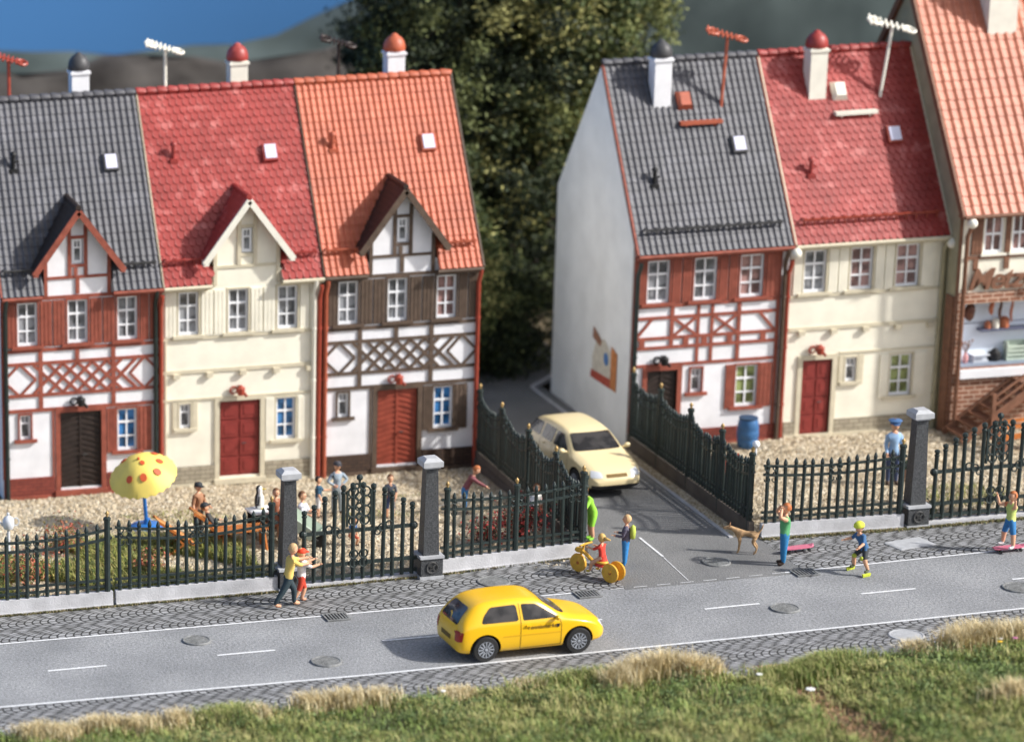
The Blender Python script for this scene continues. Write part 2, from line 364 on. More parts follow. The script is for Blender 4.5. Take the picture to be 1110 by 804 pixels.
# side street between the two rows of houses
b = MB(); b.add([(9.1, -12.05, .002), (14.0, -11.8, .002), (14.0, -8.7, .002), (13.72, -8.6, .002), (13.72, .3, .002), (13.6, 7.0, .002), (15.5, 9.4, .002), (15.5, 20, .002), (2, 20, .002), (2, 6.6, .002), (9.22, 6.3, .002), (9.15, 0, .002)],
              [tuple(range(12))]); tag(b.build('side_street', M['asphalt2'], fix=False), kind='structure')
b = MB(); b.add([(13.31, -8.6, -.0), (13.8, -8.75, -.0), (13.72, -.0, -.0), (13.33, -.0, -.0)], [(0, 1, 2, 3)])
o = b.build('gravel_strip', M['gravel'], loc=(0, 0, .012)); tag(o, kind='structure')
b = MB(); b.box(13.22, 13.32, -8.65, 6.9, -.2, .03); b.bar((13.3, 6.9, .0), (15.6, 9.3, .0), .14, .12)
tag(b.build('kerb', M['concrete'], fix=True), kind='structure')
# painted lines
def line(fy, x0, x1, wd, nm='edge_line', n=30):
    strip(nm, lambda x: fy(x)-wd/2, lambda x: fy(x)+wd/2, x0, x1, .012, M['paint'], n=n, skirt=0)
line(lambda x: interp(YT, x)-.02, -40, 8.3, .075, n=80)
xx = 8.75
while xx < 13.3:
    line(lambda x: interp(YT, x)-.02, xx, xx+.36, .028, n=4); xx += .62
line(lambda x: interp(YT, x)-.02, 13.35, 60, .075, n=80)
line(lambda x: interp(YB, x)+.04, -40, 60, .08, n=100)
for a in (-6.24, -2.04, 2.11, 6.3, 10.43, 14.56, 18.6, -10.4, 22.7):
    line(lambda x: interp(YC, x), a, a+1.45, .085, 'centre_line', n=6)
b = MB(); b.add([(10.95, -9.75, .013), (11.01, -9.75, .013), (11.01, -8.1, .013), (10.95, -8.1, .013), (10.87, -11.7, .013), (10.89, -11.7, .013), (10.98, -9.8, .013), (10.96, -9.8, .013)], [(0, 1, 2, 3), (4, 5, 6, 7)])
tag(b.build('lane_line', M['paint']), kind='structure')

# ---------------------------------------------------------------- gardens
def garden(name, x0, x1, y0f, y1, zf, nx=60, ny=40):
    b = MB(); v = []; f = []
    for j in range(ny+1):
        for i in range(nx+1):
            x = x0+(x1-x0)*i/nx; y = y0f(x)+(y1-y0f(x))*j/ny; v.append((x, y, zf(x, y)))
    for j in range(ny):
        for i in range(nx): a = j*(nx+1)+i; f.append((a, a+1, a+nx+2, a+nx+1))
    b.add(v, f); return tag(b.build(name, M['gravel'], smooth=True, fix=False), kind='structure')
def zl(x, y): return -.03-.2*min(1, max(0, (y+5)/4.5))+.025*math.sin(x*2.1+y*1.3)*math.cos(y*2.3)
def zr(x, y): return -.02-.03*min(1, max(0, (y+5)/4.5))+.025*math.sin(x*2.1+y*1.3)*math.cos(y*2.3)
garden('gravel_yard', -30, 9.1, lambda x: interp(YF, x)+.1, .1, zl)
garden('gravel_yard', 13.75, 50, lambda x: interp(YF, x)+.1, .1, zr)
def pebbles(name, n, x0, x1, y0, y1, zf, size=(.035, .085), label='', cat='gravel'):
    b = MB(); base = [(1, 0, 0), (0, 1, 0), (-1, 0, 0), (0, -1, 0), (.1, .1, .8), (.55, .6, .45)]
    for k in range(n):
        x = rng.uniform(x0, x1); y = rng.uniform(y0, y1); s = rng.uniform(*size); a = rng.uniform(0, 6.28); t_ = rng.uniform(.5, 1.0)
        ca, sa = math.cos(a), math.sin(a); z = zf(x, y)
        vs_ = [(x+s*(px*ca-py*sa*t_), y+s*(px*sa+py*ca*t_), z-.01+s*pz) for px, py, pz in base[:5]]
        b.cm = int(rng.integers(0, 5)); b.add(vs_, [(0, 1, 4), (1, 2, 4), (2, 3, 4), (3, 0, 4)])
    return tag(b.build(name, M['pebble'], fix=False), label, cat, kind='stuff')
pebbles('gravel_stones', 15000, -6.5, 9.0, -5.0, -.02, zl, label='loose beige gravel stones in the yard before the left row')
pebbles('gravel_stones', 7000, -6.5, 9.0, -9.9, -5.0, zl, label='loose beige gravel stones behind the left front fence')
pebbles('gravel_stones', 14000, 13.9, 24.5, -8.6, -.02, zr, label='loose beige gravel stones in the yard before the right row')
pebbles('gravel_stones', 1600, 13.33, 13.6, -8.5, -.1, lambda x, y: .01, (.03, .07), label='tan gravel strip along the foot of the side fence')

# ---------------------------------------------------------------- houses
TY, TZ, SL = -.25, 5.705, 1.46
SN = math.sqrt(1+SL*SL)
def roofpt(x, s, h, y0=TY, z0=TZ, sl=SL):
    n_ = math.sqrt(1+sl*sl); return (x, y0+s/n_-h*sl/n_, z0+s*sl/n_+h/n_)
def tiles(x0, x1, L, dx, dr, kind, skip=None, y0=TY, z0=TZ, sl=SL, amp=.026):
    b = MB(); n_ = math.sqrt(1+sl*sl)
    # under-plane (slightly lower)
    if kind == 'pan':
        ncol = round((x1-x0)/dx); dx = (x1-x0)/ncol; nr = round(L/dr); dr = L/nr
        prof = [(0, .0), (.18, .9), (.34, 1.0), (.52, .7), (.68, .1), (.85, -.12)]
        us = [(c+p)*dx+x0 for c in range(ncol) for p, _ in prof]+[x1]; hs = [h*amp for c in range(ncol) for _, h in prof]+[0]
        k = len(us); v = []; f = []
        for r in range(nr):
            jit = rng.uniform(-.004, .004)
            for (s_, off) in ((r*dr, .036), ((r+1)*dr+.02, .012)):
                for u, h in zip(us, hs): v.append(roofpt(u, s_, h+off+jit, y0, z0, sl))
        for q in range(2*nr-1):
            for i in range(k-1):
                if skip:
                    c = v[q*k+i]
                    if skip((us[i]+us[i+1])/2, c[1], c[2]): continue
                f.append((q*k+i, q*k+i+1, (q+1)*k+i+1, (q+1)*k+i))
        # front lip
        o = len(v)
        for u, h in zip(us, hs): v.append(roofpt(u, 0, -.05, y0, z0, sl))
        for i in range(k-1):
            c = v[o+i]
            if skip and skip((us[i]+us[i+1])/2, c[1], c[2]): continue
            f.append((o+i, o+i+1, i+1, i))
        b.add(v, f)
    else:
        nr = round(L/dr); dr = L/nr; ncol = round((x1-x0)/dx); dx = (x1-x0)/ncol
        for r in range(nr):
            for c in range(-1, ncol+1):
                xa = x0+c*dx+(dx/2 if r % 2 else 0); xb = xa+dx
                xa2, xb2 = max(xa, x0), min(xb, x1)
                if xb2-xa2 < .02: continue
                if skip:
                    p = roofpt((xa+xb)/2, r*dr, 0, y0, z0, sl)
                    if skip((xa+xb)/2, p[1], p[2]): continue
                j = rng.uniform(-.004, .004); g = .012
                low = [(xa2+g*.5, .075), (xa2+dx*.2, .01), ((xa2+xb2)/2, -.015), (xb2-dx*.2, .01), (xb2-g*.5, .075)]
                pts = [(u, r*dr+ds, .032+j) for u, ds in low]
                top = [(xb2-g*.5, (r+1)*dr+.08, .0), (xa2+g*.5, (r+1)*dr+.08, .0)]
                vv = [roofpt(u, s_, h, y0, z0, sl) for u, s_, h in pts+top]
                lo = [roofpt(u, s_, h-.035, y0, z0, sl) for u, s_, h in pts]
                n0 = len(pts)
                b.add(vv+lo, [tuple(range(7))]+[(i, n0+2+i, n0+3+i, i+1) for i in range(n0-1)])
        # bedding plane
        nx = 40; ny = 40; v = []; f = []
        for jn in range(ny+1):
            for i in range(nx+1): v.append(roofpt(x0+(x1-x0)*i/nx, L*jn/ny, -.02, y0, z0, sl))
        for jn in range(ny):
            for i in range(nx):
                a = jn*(nx+1)+i; c = v[a]
                if skip and skip(x0+(x1-x0)*(i+.5)/nx, c[1], c[2]): continue
                f.append((a, a+1, a+nx+2, a+nx+1))
        b.add(v, f)
    return b
def wall_holes(b, x0, x1, z0, z1, y0, th, holes):
    xs = sorted(set([x0, x1]+[h[i] for h in holes for i in (0, 1)])); zs = sorted(set([z0, z1]+[h[i] for h in holes for i in (2, 3)]))
    for i in range(len(xs)-1):
        for j in range(len(zs)-1):
            cx, cz = (xs[i]+xs[i+1])/2, (zs[j]+zs[j+1])/2
            if any(h[0] < cx < h[1] and h[2] < cz < h[3] for h in holes): continue
            b.add([(xs[i], y0, zs[j]), (xs[i+1], y0, zs[j]), (xs[i+1], y0, zs[j+1]), (xs[i], y0, zs[j+1])], [(0, 1, 2, 3)])
    for h in holes:
        a, c, e, f_ = h; y1 = y0+th
        b.add([(a, y0, e), (c, y0, e), (c, y1, e), (a, y1, e), (a, y0, f_), (c, y0, f_), (c, y1, f_), (a, y1, f_)],
              [(0, 1, 2, 3), (4, 7, 6, 5), (0, 3, 7, 4), (1, 5, 6, 2)])
def window(root, x0, x1, z0, z1, pane, rows=3, y=0., fr=None, small=False, sill=None):
    b = MB(); t = .06; ya, yb = y+.035, y+.1; mt = .045
    b.box(x0, x0+t, ya, yb, z0, z1); b.box(x1-t, x1, ya, yb, z0, z1); b.box(x0+t, x1-t, ya, yb, z0, z0+t+.02); b.box(x0+t, x1-t, ya, yb, z1-t, z1)
    cx = (x0+x1)/2
    if small:
        zc = z0+(z1-z0)*.64; b.box(x0+t, x1-t, ya+.01, yb-.005, zc-mt/2, zc+mt/2)
        b.box(cx-.012, cx+.012, ya+.02, yb-.01, zc+mt/2, z1-t)
    else:
        b.box(cx-mt/2, cx+mt/2, ya+.008, yb-.005, z0+t, z1-t)
        for i in range(1, rows):
            zc = z0+(z1-z0)*i/rows; h = mt if i < rows-1 else mt*1.4
            b.box(x0+t, cx-mt/2, ya+.008, yb-.005, zc-h/2, zc+h/2); b.box(cx+mt/2, x1-t, ya+.008, yb-.005, zc-h/2, zc+h/2)
    o = b.build('window', M['winwhite'], root)
    p = MB(); p.box(x0+.01, x1-.01, yb-.02, yb+.04, z0+.01, z1-.01); p.build('pane', M[pane], o)
    if sill: s = MB(); s.box(x0-.1, x1+.1, y-.09, y+.03, z0-.07, z0-.002); s.build('sill', M[sill], o)
    return o
def shutter(root, x0, x1, z0, z1, m_, y=0.):
    b = MB(); b.box(x0, x1, y-.045, y-.003, z0, z1)
    n = 3
    for i in range(n):
        a = x0+(x1-x0)*(i+.12)/n; c = x0+(x1-x0)*(i+.88)/n; b.box(a, c, y-.055, y-.04, z0+.04, z1-.04)
    return b.build('shutter', m_, root)
def beams(b, lst, y=0., d=.035):
    """each: (x0,z0,x1,z1,width)"""
    for k, (x0, z0, x1, z1, w_) in enumerate(lst):
        dd = d+.0025*(k % 5)+(.006 if abs(x0-x1) > .01 and abs(z0-z1) > .01 else 0)
        b.bar((x0, y-dd/2+.004, z0), (x1, y-dd/2+.004, z1), dd, w_, up=(0, 0, 1) if abs(x1-x0) > 1e-3 else (1, 0, 0)) if abs(x1-x0) > 1e-3 else \
            b.box(x0-w_/2, x0+w_/2, y-dd, y+.004, min(z0, z1), max(z0, z1))
def chimney(root, x, y, z0, z1, cap, body, w_=.5):
    b = MB(); h = w_/2; b.box(x-h, x+h, y-h, y+h, z0, z1); b.box(x-h-.04, x+h+.04, y-h-.04, y+h+.04, z1-.1, z1-.03)
    o = b.build('chimney', body, root)
    c = MB(); c.lathe([(.29, 0), (.32, .05), (.31, .16), (.28, .27), (.21, .37), (.12, .43), (.08, .48), (.01, .51)], 14, (x, y, z1)); c.build('cap', cap, o, smooth='auto')
def antenna(root, x, y, z, h, m_, lean=0., s=1., rot=0.):
    b = MB(); top = Vector((x+lean, y, z+h)); b.tube([(x, y, z), top], .05, 6)
    a = Vector((math.cos(rot), -.35*math.sin(rot)-.2, -.3)).normalized(); c = a.cross(Vector((0, 1, 0))).normalized(); c = Vector((.25, .8, .25)).normalized()
    b.bar(top-a*.75*s, top+a*.6*s, .075, .06)
    for k in range(8):
        p = top+a*(-.7+k*.17)*s; q = c*(.34-.02*k)*s
        b.bar(p-q, p+q, .055, .05)
    b.torus(top+a*.52*s, .19*s, .045, a, c, 10, 5); b.torus(top-a*.55*s, .22*s, .045, a, c, 10, 5)
    return b.build('antenna', m_, root)
def skylight(root, x, y, m_, w_=.42, l=.52, z0=TZ, y0=TY, sl=SL):
    s0 = (y-y0)*SN; v = []
    b = MB(); P = lambda x_, s_, h: roofpt(x_, s_, h)
    a, c, s1, s2 = x-w_/2, x+w_/2, s0-l/2, s0+l/2
    b.add([P(a, s1, 0), P(c, s1, 0), P(c, s2, 0), P(a, s2, 0), P(a, s1, .14), P(c, s1, .14), P(c, s2, .14), P(a, s2, .14)],
          [(0, 1, 2, 3), (4, 5, 6, 7), (0, 1, 5, 4), (1, 2, 6, 5), (2, 3, 7, 6), (3, 0, 4, 7)])
    o = b.build('skylight', m_, root)
    g = .05; q = MB(); q.add([P(a+g, s1+g, .145), P(c-g, s1+g, .145), P(c-g, s2-g, .145), P(a+g, s2-g, .145), P(a+g, s1+g, .165), P(c-g, s1+g, .165), P(c-g, s2-g, .165), P(a+g, s2-g, .165)],
          [(4, 5, 6, 7), (0, 1, 5, 4), (1, 2, 6, 5), (2, 3, 7, 6), (3, 0, 4, 7)]); q.build('pane', M['skyglass'], o)
def vent(root, x, y, m_):
    z = 6.07+SL*y; b = MB(); b.tube([(x, y, z-.05), (x, y-.02, z+.42)], .06, 8); b.lathe([(.1, 0), (.1, .05), (.06, .1), (.01, .12)], 10, (x, y-.02, z+.40)); b.box(x-.11, x+.11, y-.12, y+.05, z-.1, z+.02)
    b.bar((x, y-.05, z+.2), (x+.14, y-.05, z+.24), .05, .05)
    b.build('vent_pipe', m_, root, smooth='auto')
def snowguard(root, x0, x1, y, m_):
    s0 = (y-TY)*SN; b = MB()
    for h in (.13, .22): b.bar(roofpt(x0, s0, h), roofpt(x1, s0, h), .035, .035)
    n = max(2, round((x1-x0)/.3))
    for i in range(n+1):
        x = x0+.03+(x1-x0-.06)*i/n; b.bar(roofpt(x, s0+.12, .03), roofpt(x, s0, .24), .04, .04); b.bar(roofpt(x, s0-.12, .03), roofpt(x, s0, .14), .04, .03)
    b.build('snow_guard', m_, root)
def ridge(root, x0, x1, y, z, m_, r=.1):
    b = MB(); n = round((x1-x0)/.3); dx = (x1-x0)/n
    for i in range(n):
        a = x0+i*dx; b.tube([(a, y, z), (a+.05, y, z+.01), (a+dx*.93, y, z-.01), (a+dx*.94, y, z-.012)], [r*1.18, r*1.18, r, r*.9], 8)
    b.build('ridge_tiles', m_, root, smooth='auto')
def downpipe(root, x, ztop, m_, side=-1, z0=-.15, y=-.1):
    b = MB(); b.tube([(x+.0*side, y-.2, ztop), (x, y-.18, ztop-.12), (x, y, ztop-.42), (x, y, z0)], .062, 8)
    for z in (1.0, 2.7, 4.2): b.tube([(x, y, z-.03), (x, y, z+.03)], .078, 8)
    b.build('downpipe', m_, root, smooth='auto')
def lamp_ornament(root, x, z, m_):
    b = MB(); b.bar((x-.05, -.02, z+.16), (x-.05, -.22, z+.2), .05, .05); b.lathe([(.02, -.02), (.09, .0), (.12, .12), (.13, .2), (.05, .27), (.01, .3)], 8, (x-.02, -.2, z-.06))
    b.torus((x-.2, -.08, z+.06), .1, .028, (1, 0, 0), (0, 0, 1), 10, 5); b.bar((x+.05, -.15, z+.02), (x+.16, -.2, z-.12), .07, .07)
    b.build('door_lantern', m_, root)
def door(root, x0, x1, z0, z1, m_, style, frame, y=0.):
    b = MB(); ya = y+.06; b.box(x0, x1, ya, ya+.05, z0, z1); cx = (x0+x1)/2
    if style == 'panels':
        for i in range(2):
            a = x0+.05+i*(cx-x0-.02); c = a+(cx-x0)-.09
            for j in range(4):
                e = z0+.07+j*(z1-z0-.08)/4; b.box(a, c, ya-.025, ya+.01, e, e+(z1-z0)/4-.09)
                b.box(a+.1, c-.1, ya-.04, ya, e+.1, e+(z1-z0)/4-.19)
    else:
        for i in range(2):
            a = x0+.04+i*(cx-x0-.01); c = a+(cx-x0)-.07; n = 13
            for j in range(n):
                e = z0+.06+j*(z1-z0-.2)/n; sgn = 1 if i == 0 else -1
                b.bar((a, ya-.01, e+(.16 if sgn < 0 else 0)), (c, ya-.01, e+(.16 if sgn > 0 else 0)), .03, .07)
        b.box(cx-.03, cx+.03, ya-.04, ya, z0, z1)
    o = b.build('door', m_, root)
    h = MB(); h.tube([(cx+.07, ya-.05, z0+.95), (cx+.07, ya-.1, z0+.97), (cx+.17, ya-.1, z0+.97)], .018, 6); h.build('handle', M['castdark'], o)
    f = MB(); t = .14; f.box(x0-t, x0, y-.05, y+.1, z0-.05, z1+t); f.box(x1, x1+t, y-.05, y+.1, z0-.05, z1+t); f.box(x0, x1, y-.055, y+.1, z1, z1+t); f.box(x0-t-.03, x1+t+.03, y-.14, y+.02, z0-.2, z0-.052)
    f.build('door_frame', frame, root)
    return o

def house(name, label, x0, X1=4.6, wallm='white', trim='redwood', roofm='roofgrey', tile='pan', doorm='dkbrown', dstyle='herring', dormer=None, right=False,
          plinth='brickred', lampm='redplastic', half=True, panes=('pane',)*3, p4='paneblue', zb=-.25, chim='white', capm=None, lattice=False, pipes=(), gable=None, guardm='metalgrey', ventm='metalgrey', dz=.0):
    T = M[trim]; root = empty(name, (x0, 0, 0), 0, label, 'house', 'row houses facing the gardens')
    if not right:
        wx = [(.47, 1.05), (1.9, 2.48), (3.32, 3.9)]; sw = (.5, .82); dr = (1.66, 2.84); w4 = (3.3, 3.87)
    else:
        wx = [(.38, 1.05), (1.76, 2.44), (3.12, 3.82)]; sw = (1.8, 2.13); dr = (.5, 1.4); w4 = (3.14, 3.8)
    z4 = (1.0, 2.24)
    wins = [(a, c, 4.24, 5.49) for a, c in wx]+[(sw[0], sw[1], 1.52, 2.24), (w4[0], w4[1], z4[0], z4[1]), (dr[0], dr[1], 0, 2.24)]
    b = MB(); wall_holes(b, 0.01, X1-.01, zb, 6.0, 0, .11, wins)
    YR, ZR = 3.1, 10.6; YB_, ZB_ = 6.25, 6.5
    for xx_ in (0.01, X1-.01):
        b.add([(xx_, 0, zb), (xx_, YB_, zb), (xx_, YB_, ZB_), (xx_, YR, ZR-.05), (xx_, 0, 5.98)], [(0, 1, 2, 3, 4)])
    b.add([(0.01, YB_, zb), (X1-.01, YB_, zb), (X1-.01, YB_, ZB_), (0.01, YB_, ZB_)], [(0, 1, 2, 3)])
    b.build('wall', M[wallm], root, fix=False)
    if gable:
        g = MB(); g.poly([(0, .0, zb), (0, YB_+.02, zb), (0, YB_+.02, ZB_), (0, YR, ZR-.06), (0, -.0, 5.95)], (-.05, 0, 0)); g.build('gable_wall', M[gable], root)
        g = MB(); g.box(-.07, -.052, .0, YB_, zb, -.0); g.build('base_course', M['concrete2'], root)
    # plinth
    for a, c in ((0.02, dr[0]-.16), (dr[1]+.16, X1-.02)):
        if c > a: pl = MB(); pl.box(a, c, -.05, .0, zb, .38 if not right else .42); pl.build('plinth', M[plinth], root)
    st = MB(); st.box(.02, X1-.02, -.09, -.0, zb-.05, zb+.12 if plinth != 'brickred' else zb+.1); st.build('base_course', M['creamtrim'] if plinth == 'stone' else T, root)
    # roof
    skip = None
    if dormer is not None:
        c_ = dormer
        skip = lambda x, y, z: abs(x-c_) < 1.0 and z < 8.0-1.36*abs(x-c_)
    L = 3.36*SN
    tb = tiles(0, X1, L, .185 if tile == 'pan' else .2, .25 if tile == 'pan' else .235, tile, skip)
    rf = tb.build('roof', M[roofm], root, smooth=False, fix=False)
    bk = MB(); bk.poly([(0, YR, ZR+.02), (X1, YR, ZR+.02), (X1, YB_+.25, ZB_-.2), (0, YB_+.25, ZB_-.2)], (0, -.03, -.1)); bk.build('rear_roof', M[roofm], root)
    ridge(root, 0, X1, YR, ZR+.06, M[roofm])
    for xx_ in (0.0, X1):
        vb = MB(); vb.bar(roofpt(xx_, 0, -.02), roofpt(xx_, L, -.02), .05, .16, up=(0, 0, 1)); vb.build('verge_board', T, root)
    # eave: gutter + fascia in pieces
    segs = [(0, X1)] if dormer is None else [(0, dormer-1.04), (dormer+.96, X1)]
    gm = M['creamtrim'] if trim == 'creamtrim' else T
    for a, c in segs:
        gb = MB(); fb = MB(); gb.tube([(a+.01, -.3, 5.66), (c-.01, -.3, 5.66)], .055, 8); fb.box(a+.01, c-.01, -.24, 0, 5.56, 5.62)
        gb.build('gutter', gm, root, smooth='auto'); fb.build('soffit', gm, root)
    # windows
    for (a, c), p in zip(wx, panes): window(root, a, c, 4.24, 5.49, p)
    window(root, sw[0], sw[1], 1.52, 2.24, 'pane', small=True)
    window(root, w4[0], w4[1], z4[0], z4[1], p4)
    shm = M['cream'] if trim == 'creamtrim' else T
    gaps = [(0.08, wx[0][0]-.06)]+[(wx[i][1]+.07, wx[i+1][0]-.07) for i in range(2)]+[(wx[2][1]+.07, X1-.1 if not right else X1-.32)]
    for i, (a, c) in enumerate(gaps):
        if c-a > .5: mid = (a+c)/2; shutter(root, a, mid-.015, 4.2, 5.5, shm); shutter(root, mid+.015, c, 4.2, 5.5, shm)
        else: shutter(root, a, c, 4.2, 5.5, shm)
    shutter(root, w4[0]-.30, w4[0]-.05, z4[0]-.04, z4[1]+.03, shm); shutter(root, w4[1]+.06, w4[1]+.42, z4[0]-.04, z4[1]+.03, shm)
    if trim == 'creamtrim' and not right: pass
    door(root, dr[0], dr[1], 0, 2.24, M[doorm], dstyle, M['creamtrim'] if trim == 'creamtrim' else T)
    lamp_ornament(root, (dr[0]+dr[1])/2, 2.5, M[lampm])
    # timbering / mouldings
    tm = MB(); bl = []; E = X1-.06
    cas = []
    for (a, c, e, f_) in [(x_[0], x_[1], 4.24, 5.49) for x_ in wx]+[(w4[0], w4[1], z4[0], z4[1]), (sw[0], sw[1], 1.52, 2.24)]:
        t = .045
        tm.box(a-t, a, -.05, .03, e, f_); tm.box(c, c+t, -.05, .03, e, f_); tm.box(a-t, c+t, -.052, .03, f_, f_+t); tm.box(a-t-.12, c+t+.12, -.1, .03, e-.09, e)
    if trim == 'creamtrim':
        bl += [(0.02, 4.14, X1-.02, 4.14, .07), (0.02, 3.18, X1-.02, 3.18, .1), (0.02, 2.36, X1-.02, 2.36, .06) if not right else (1.6, 2.40, X1-.02, 2.40, .05)]
        for i in range(5):
            x = .4+i*(X1-.75)/4; tm.box(x-.09, x+.09, -.12, -.0, 3.0, 3.13)
        s0, s1 = sw; tm.box(s0-.2, s0-.06, -.045, 0, 1.45, 2.3); tm.box(s1+.06, s1+.2, -.045, 0, 1.45, 2.3)
        bl += [(.1, .5, .1, 4.1, .05)] if not right else []
        beams(tm, bl, d=.045)
    else:
        if not right:
            Z1, Z2, Z3, Z4 = 4.1, 3.72, 2.8, 2.36
            bl += [(0.02, 5.585, X1-.02, 5.585, .1), (0.02, Z1, X1-.02, Z1, .1), (0.02, Z2, X1-.02, Z2, .09), (0.02, Z3, X1-.02, Z3, .09), (0.02, Z4, X1-.02, Z4, .1)]
            bl += [(.05, .38, .05, 5.55, .1), (X1-.05, .38, X1-.05, 5.55, .1), (1.12, Z4, 1.12, Z1, .12), (2.17, Z2, 2.17, Z1, .12), (3.2, Z4, 3.2, Z1, .12)]
            bl += [(1.46, .38, 1.46, Z4, .06)]
            zm = (Z2+Z3)/2; hh = (Z2-Z3)/2
            def dia(cx, hw):
                for sx_ in (-1, 1):
                    for sz_ in (-1, 1): bl.append((cx+sx_*hw, zm, cx, zm+sz_*hh, .07))
            dia(.52, .46); dia(4.1, .42)
            p = 1.02; xs0 = .98
            for k in range(4):
                for off in (0, p/2):
                    a = xs0+k*p*.82+off*.82-.06
                    if a+p*.82 > 3.9: continue
                    bl.append((a, Z3+.04, a+p*.82, Z2-.04, .085)); bl.append((a, Z2-.04, a+p*.82, Z3+.04, .085))
        else:
            Z1, Z2, Z3, Z4, Z5 = 4.14, 3.8, 3.2, 2.92, 2.4; ps = [1.17, 1.95, 2.36, 3.15]
            bl += [(0.02, 5.585, X1-.02, 5.585, .1)]+[(0.02, z, X1-.3, z, .09) for z in (Z1, Z2, Z3, Z4, Z5)]
            bl += [(.05, .42, .05, 5.55, .1), (X1-.3, .42, X1-.3, 5.55, .1)]+[(ps[0], Z4, ps[0], Z1, .11), (ps[3], Z5, ps[3], Z1, .11), (ps[1], Z5, ps[1], Z1, .09), (ps[2], Z5, ps[2], Z1, .09)]
            for a, c in ((ps[0], ps[1]), (ps[2], ps[3])): bl += [(a, Z2, c, Z3, .08), (a, Z3, c, Z2, .08)]
            bl += [(.1, Z3, .6, Z2, .08), (X1-.85, Z2, X1-.35, Z3, .08)]
            for x in (.3, 1.6, 2.15, 2.9, 3.9): bl += [(x, Z3, x, Z4, .16)]
        beams(tm, bl)
    tm.build('timber_frame' if trim != 'creamtrim' else 'moulding', T, root)
    # dormer
    if dormer is not None:
        c_ = dormer; dm = MB()
        hole = (c_-.15, c_+.17, 6.5, 7.22)
        wall_holes(dm, c_-.93, c_+.93, 5.62, 6.5, -.002, .1, []); 
        # gable field: strips beside the little window
        zt = lambda x: 7.98-1.36*abs(x-c_)
        for a, c in ((c_-.93, hole[0]), (hole[1], c_+.93)):
            dm.add([(a, -.002, 6.5), (c, -.002, 6.5), (c, -.002, zt(c)), (a, -.002, zt(a))], [(0, 1, 2, 3)])
        dm.add([(hole[0], -.002, 7.22), (hole[1], -.002, 7.22), (hole[1], -.002, zt(hole[1])), (c_, -.002, zt(c_)), (hole[0], -.002, zt(hole[0]))], [(0, 1, 2, 3, 4)])
        a, c, e, f_ = hole
        dm.add([(a, 0, e), (c, 0, e), (c, .1, e), (a, .1, e), (a, 0, f_), (c, 0, f_), (c, .1, f_), (a, .1, f_)], [(0, 1, 2, 3), (4, 7, 6, 5), (0, 3, 7, 4), (1, 5, 6, 2)])
        for sx_ in (-.93, .93): dm.add([(c_+sx_, 0, 5.62), (c_+sx_, 0, zt(c_+.93)), (c_+sx_, .5, zt(c_+.93)), (c_+sx_, .1, 5.62)], [(0, 1, 2, 3)])
        do = dm.build('dormer', M[wallm], root, fix=False)
        wo = window(root, hole[0]+.02, hole[1]-.02, 6.52, 7.2, 'pane', small=True); wo.parent = do
        tb_ = MB(); hd = .04
        tl = [(c_-.93, 6.14, c_+.93, 6.14, .08), (c_-.9, 5.62, c_-.9, 6.75, .1), (c_+.9, 5.62, c_+.9, 6.75, .1)]
        if trim != 'creamtrim': tl += [(c_, 5.66, c_, 6.14, .11), (c_-.05, 6.14, c_-.05, 6.4, .1)]
        tl += [(c_-.22, 6.18, c_-.22, 7.6, .1), (c_+.24, 6.18, c_+.24, 7.6, .1), (c_-.22, 7.27, c_+.24, 7.27, .08), (c_-.22, 6.46, c_+.24, 6.46, .08)]
        beams(tb_, tl, d=hd); tb_.build('frame_timbers', T, do)
        # dormer roof: two tiled plates and bargeboards
        rr = MB(); A = (c_, -.3, 8.1); B = (c_, 1.42, 8.1)
        for sx_ in (-1, 1):
            C_ = (c_+sx_*1.24, .27, 8.1-1.24*1.36); D_ = (c_+sx_*1.24, -.3, 8.1-1.24*1.36)
            nn = 14
            for i in range(nn):      # courses of tiles down the little slope
                f0, f1 = i/nn, (i+1)/nn+.02
                lerp = lambda P, Q, t_: tuple(P[k]+(Q[k]-P[k])*t_ for k in range(3))
                q = [lerp(A, D_, f0), lerp(A, D_, f1), lerp(B, C_, f1), lerp(B, C_, f0)]
                nrm = Vector((sx_*.806, 0, .592)); up_ = [0.02, .05, .05, .02]
                qq = [Vector(p_)+nrm*h_ for p_, h_ in zip(q, up_)]
                rr.poly(qq, -nrm*.05)
        rr.tube([(c_, -.27, 8.14), (c_, 1.42, 8.14)], .08, 8)
        rr.build('dormer_roof', M['dkbrown'] if trim != 'creamtrim' else M['roofred'], do)  # dark brown paints the shade of the slope into the tile colour
        bb = MB()
        for sx_ in (-1, 1): bb.bar((c_, -.31, 8.04), (c_+sx_*1.27, -.31, 8.04-1.27*1.36), .07, .17)
        bb.box(c_-1.3, c_-1.16, -.34, -.1, 6.26, 6.42); bb.box(c_+1.16, c_+1.3, -.34, -.1, 6.26, 6.42)
        bb.build('bargeboard', T if trim != 'creamtrim' else M['creamplastic'], do)
        snowguard(root, .12, c_-1.2, .16, guardm); snowguard(root, c_+1.28, X1-.15, .16, guardm)
    else:
        snowguard(root, .3, X1-.3, .14, guardm)
    capm = capm or M[roofm]
    if not right:
        chimney(root, 3.0, 3.35, 9.8, 11.35, capm, M[chim])
        skylight(root, 3.58, 1.93, guardm); vent(root, .8, 1.93, ventm)
    else:
        chimney(root, 1.5, 2.5, 9.0, 10.85, capm, M[chim]); skylight(root, 3.53, 1.55, guardm); vent(root, .85, .96, ventm)
    for (x, zt_, m_) in pipes: downpipe(root, x, zt_, M[m_], z0=zb)
    return root

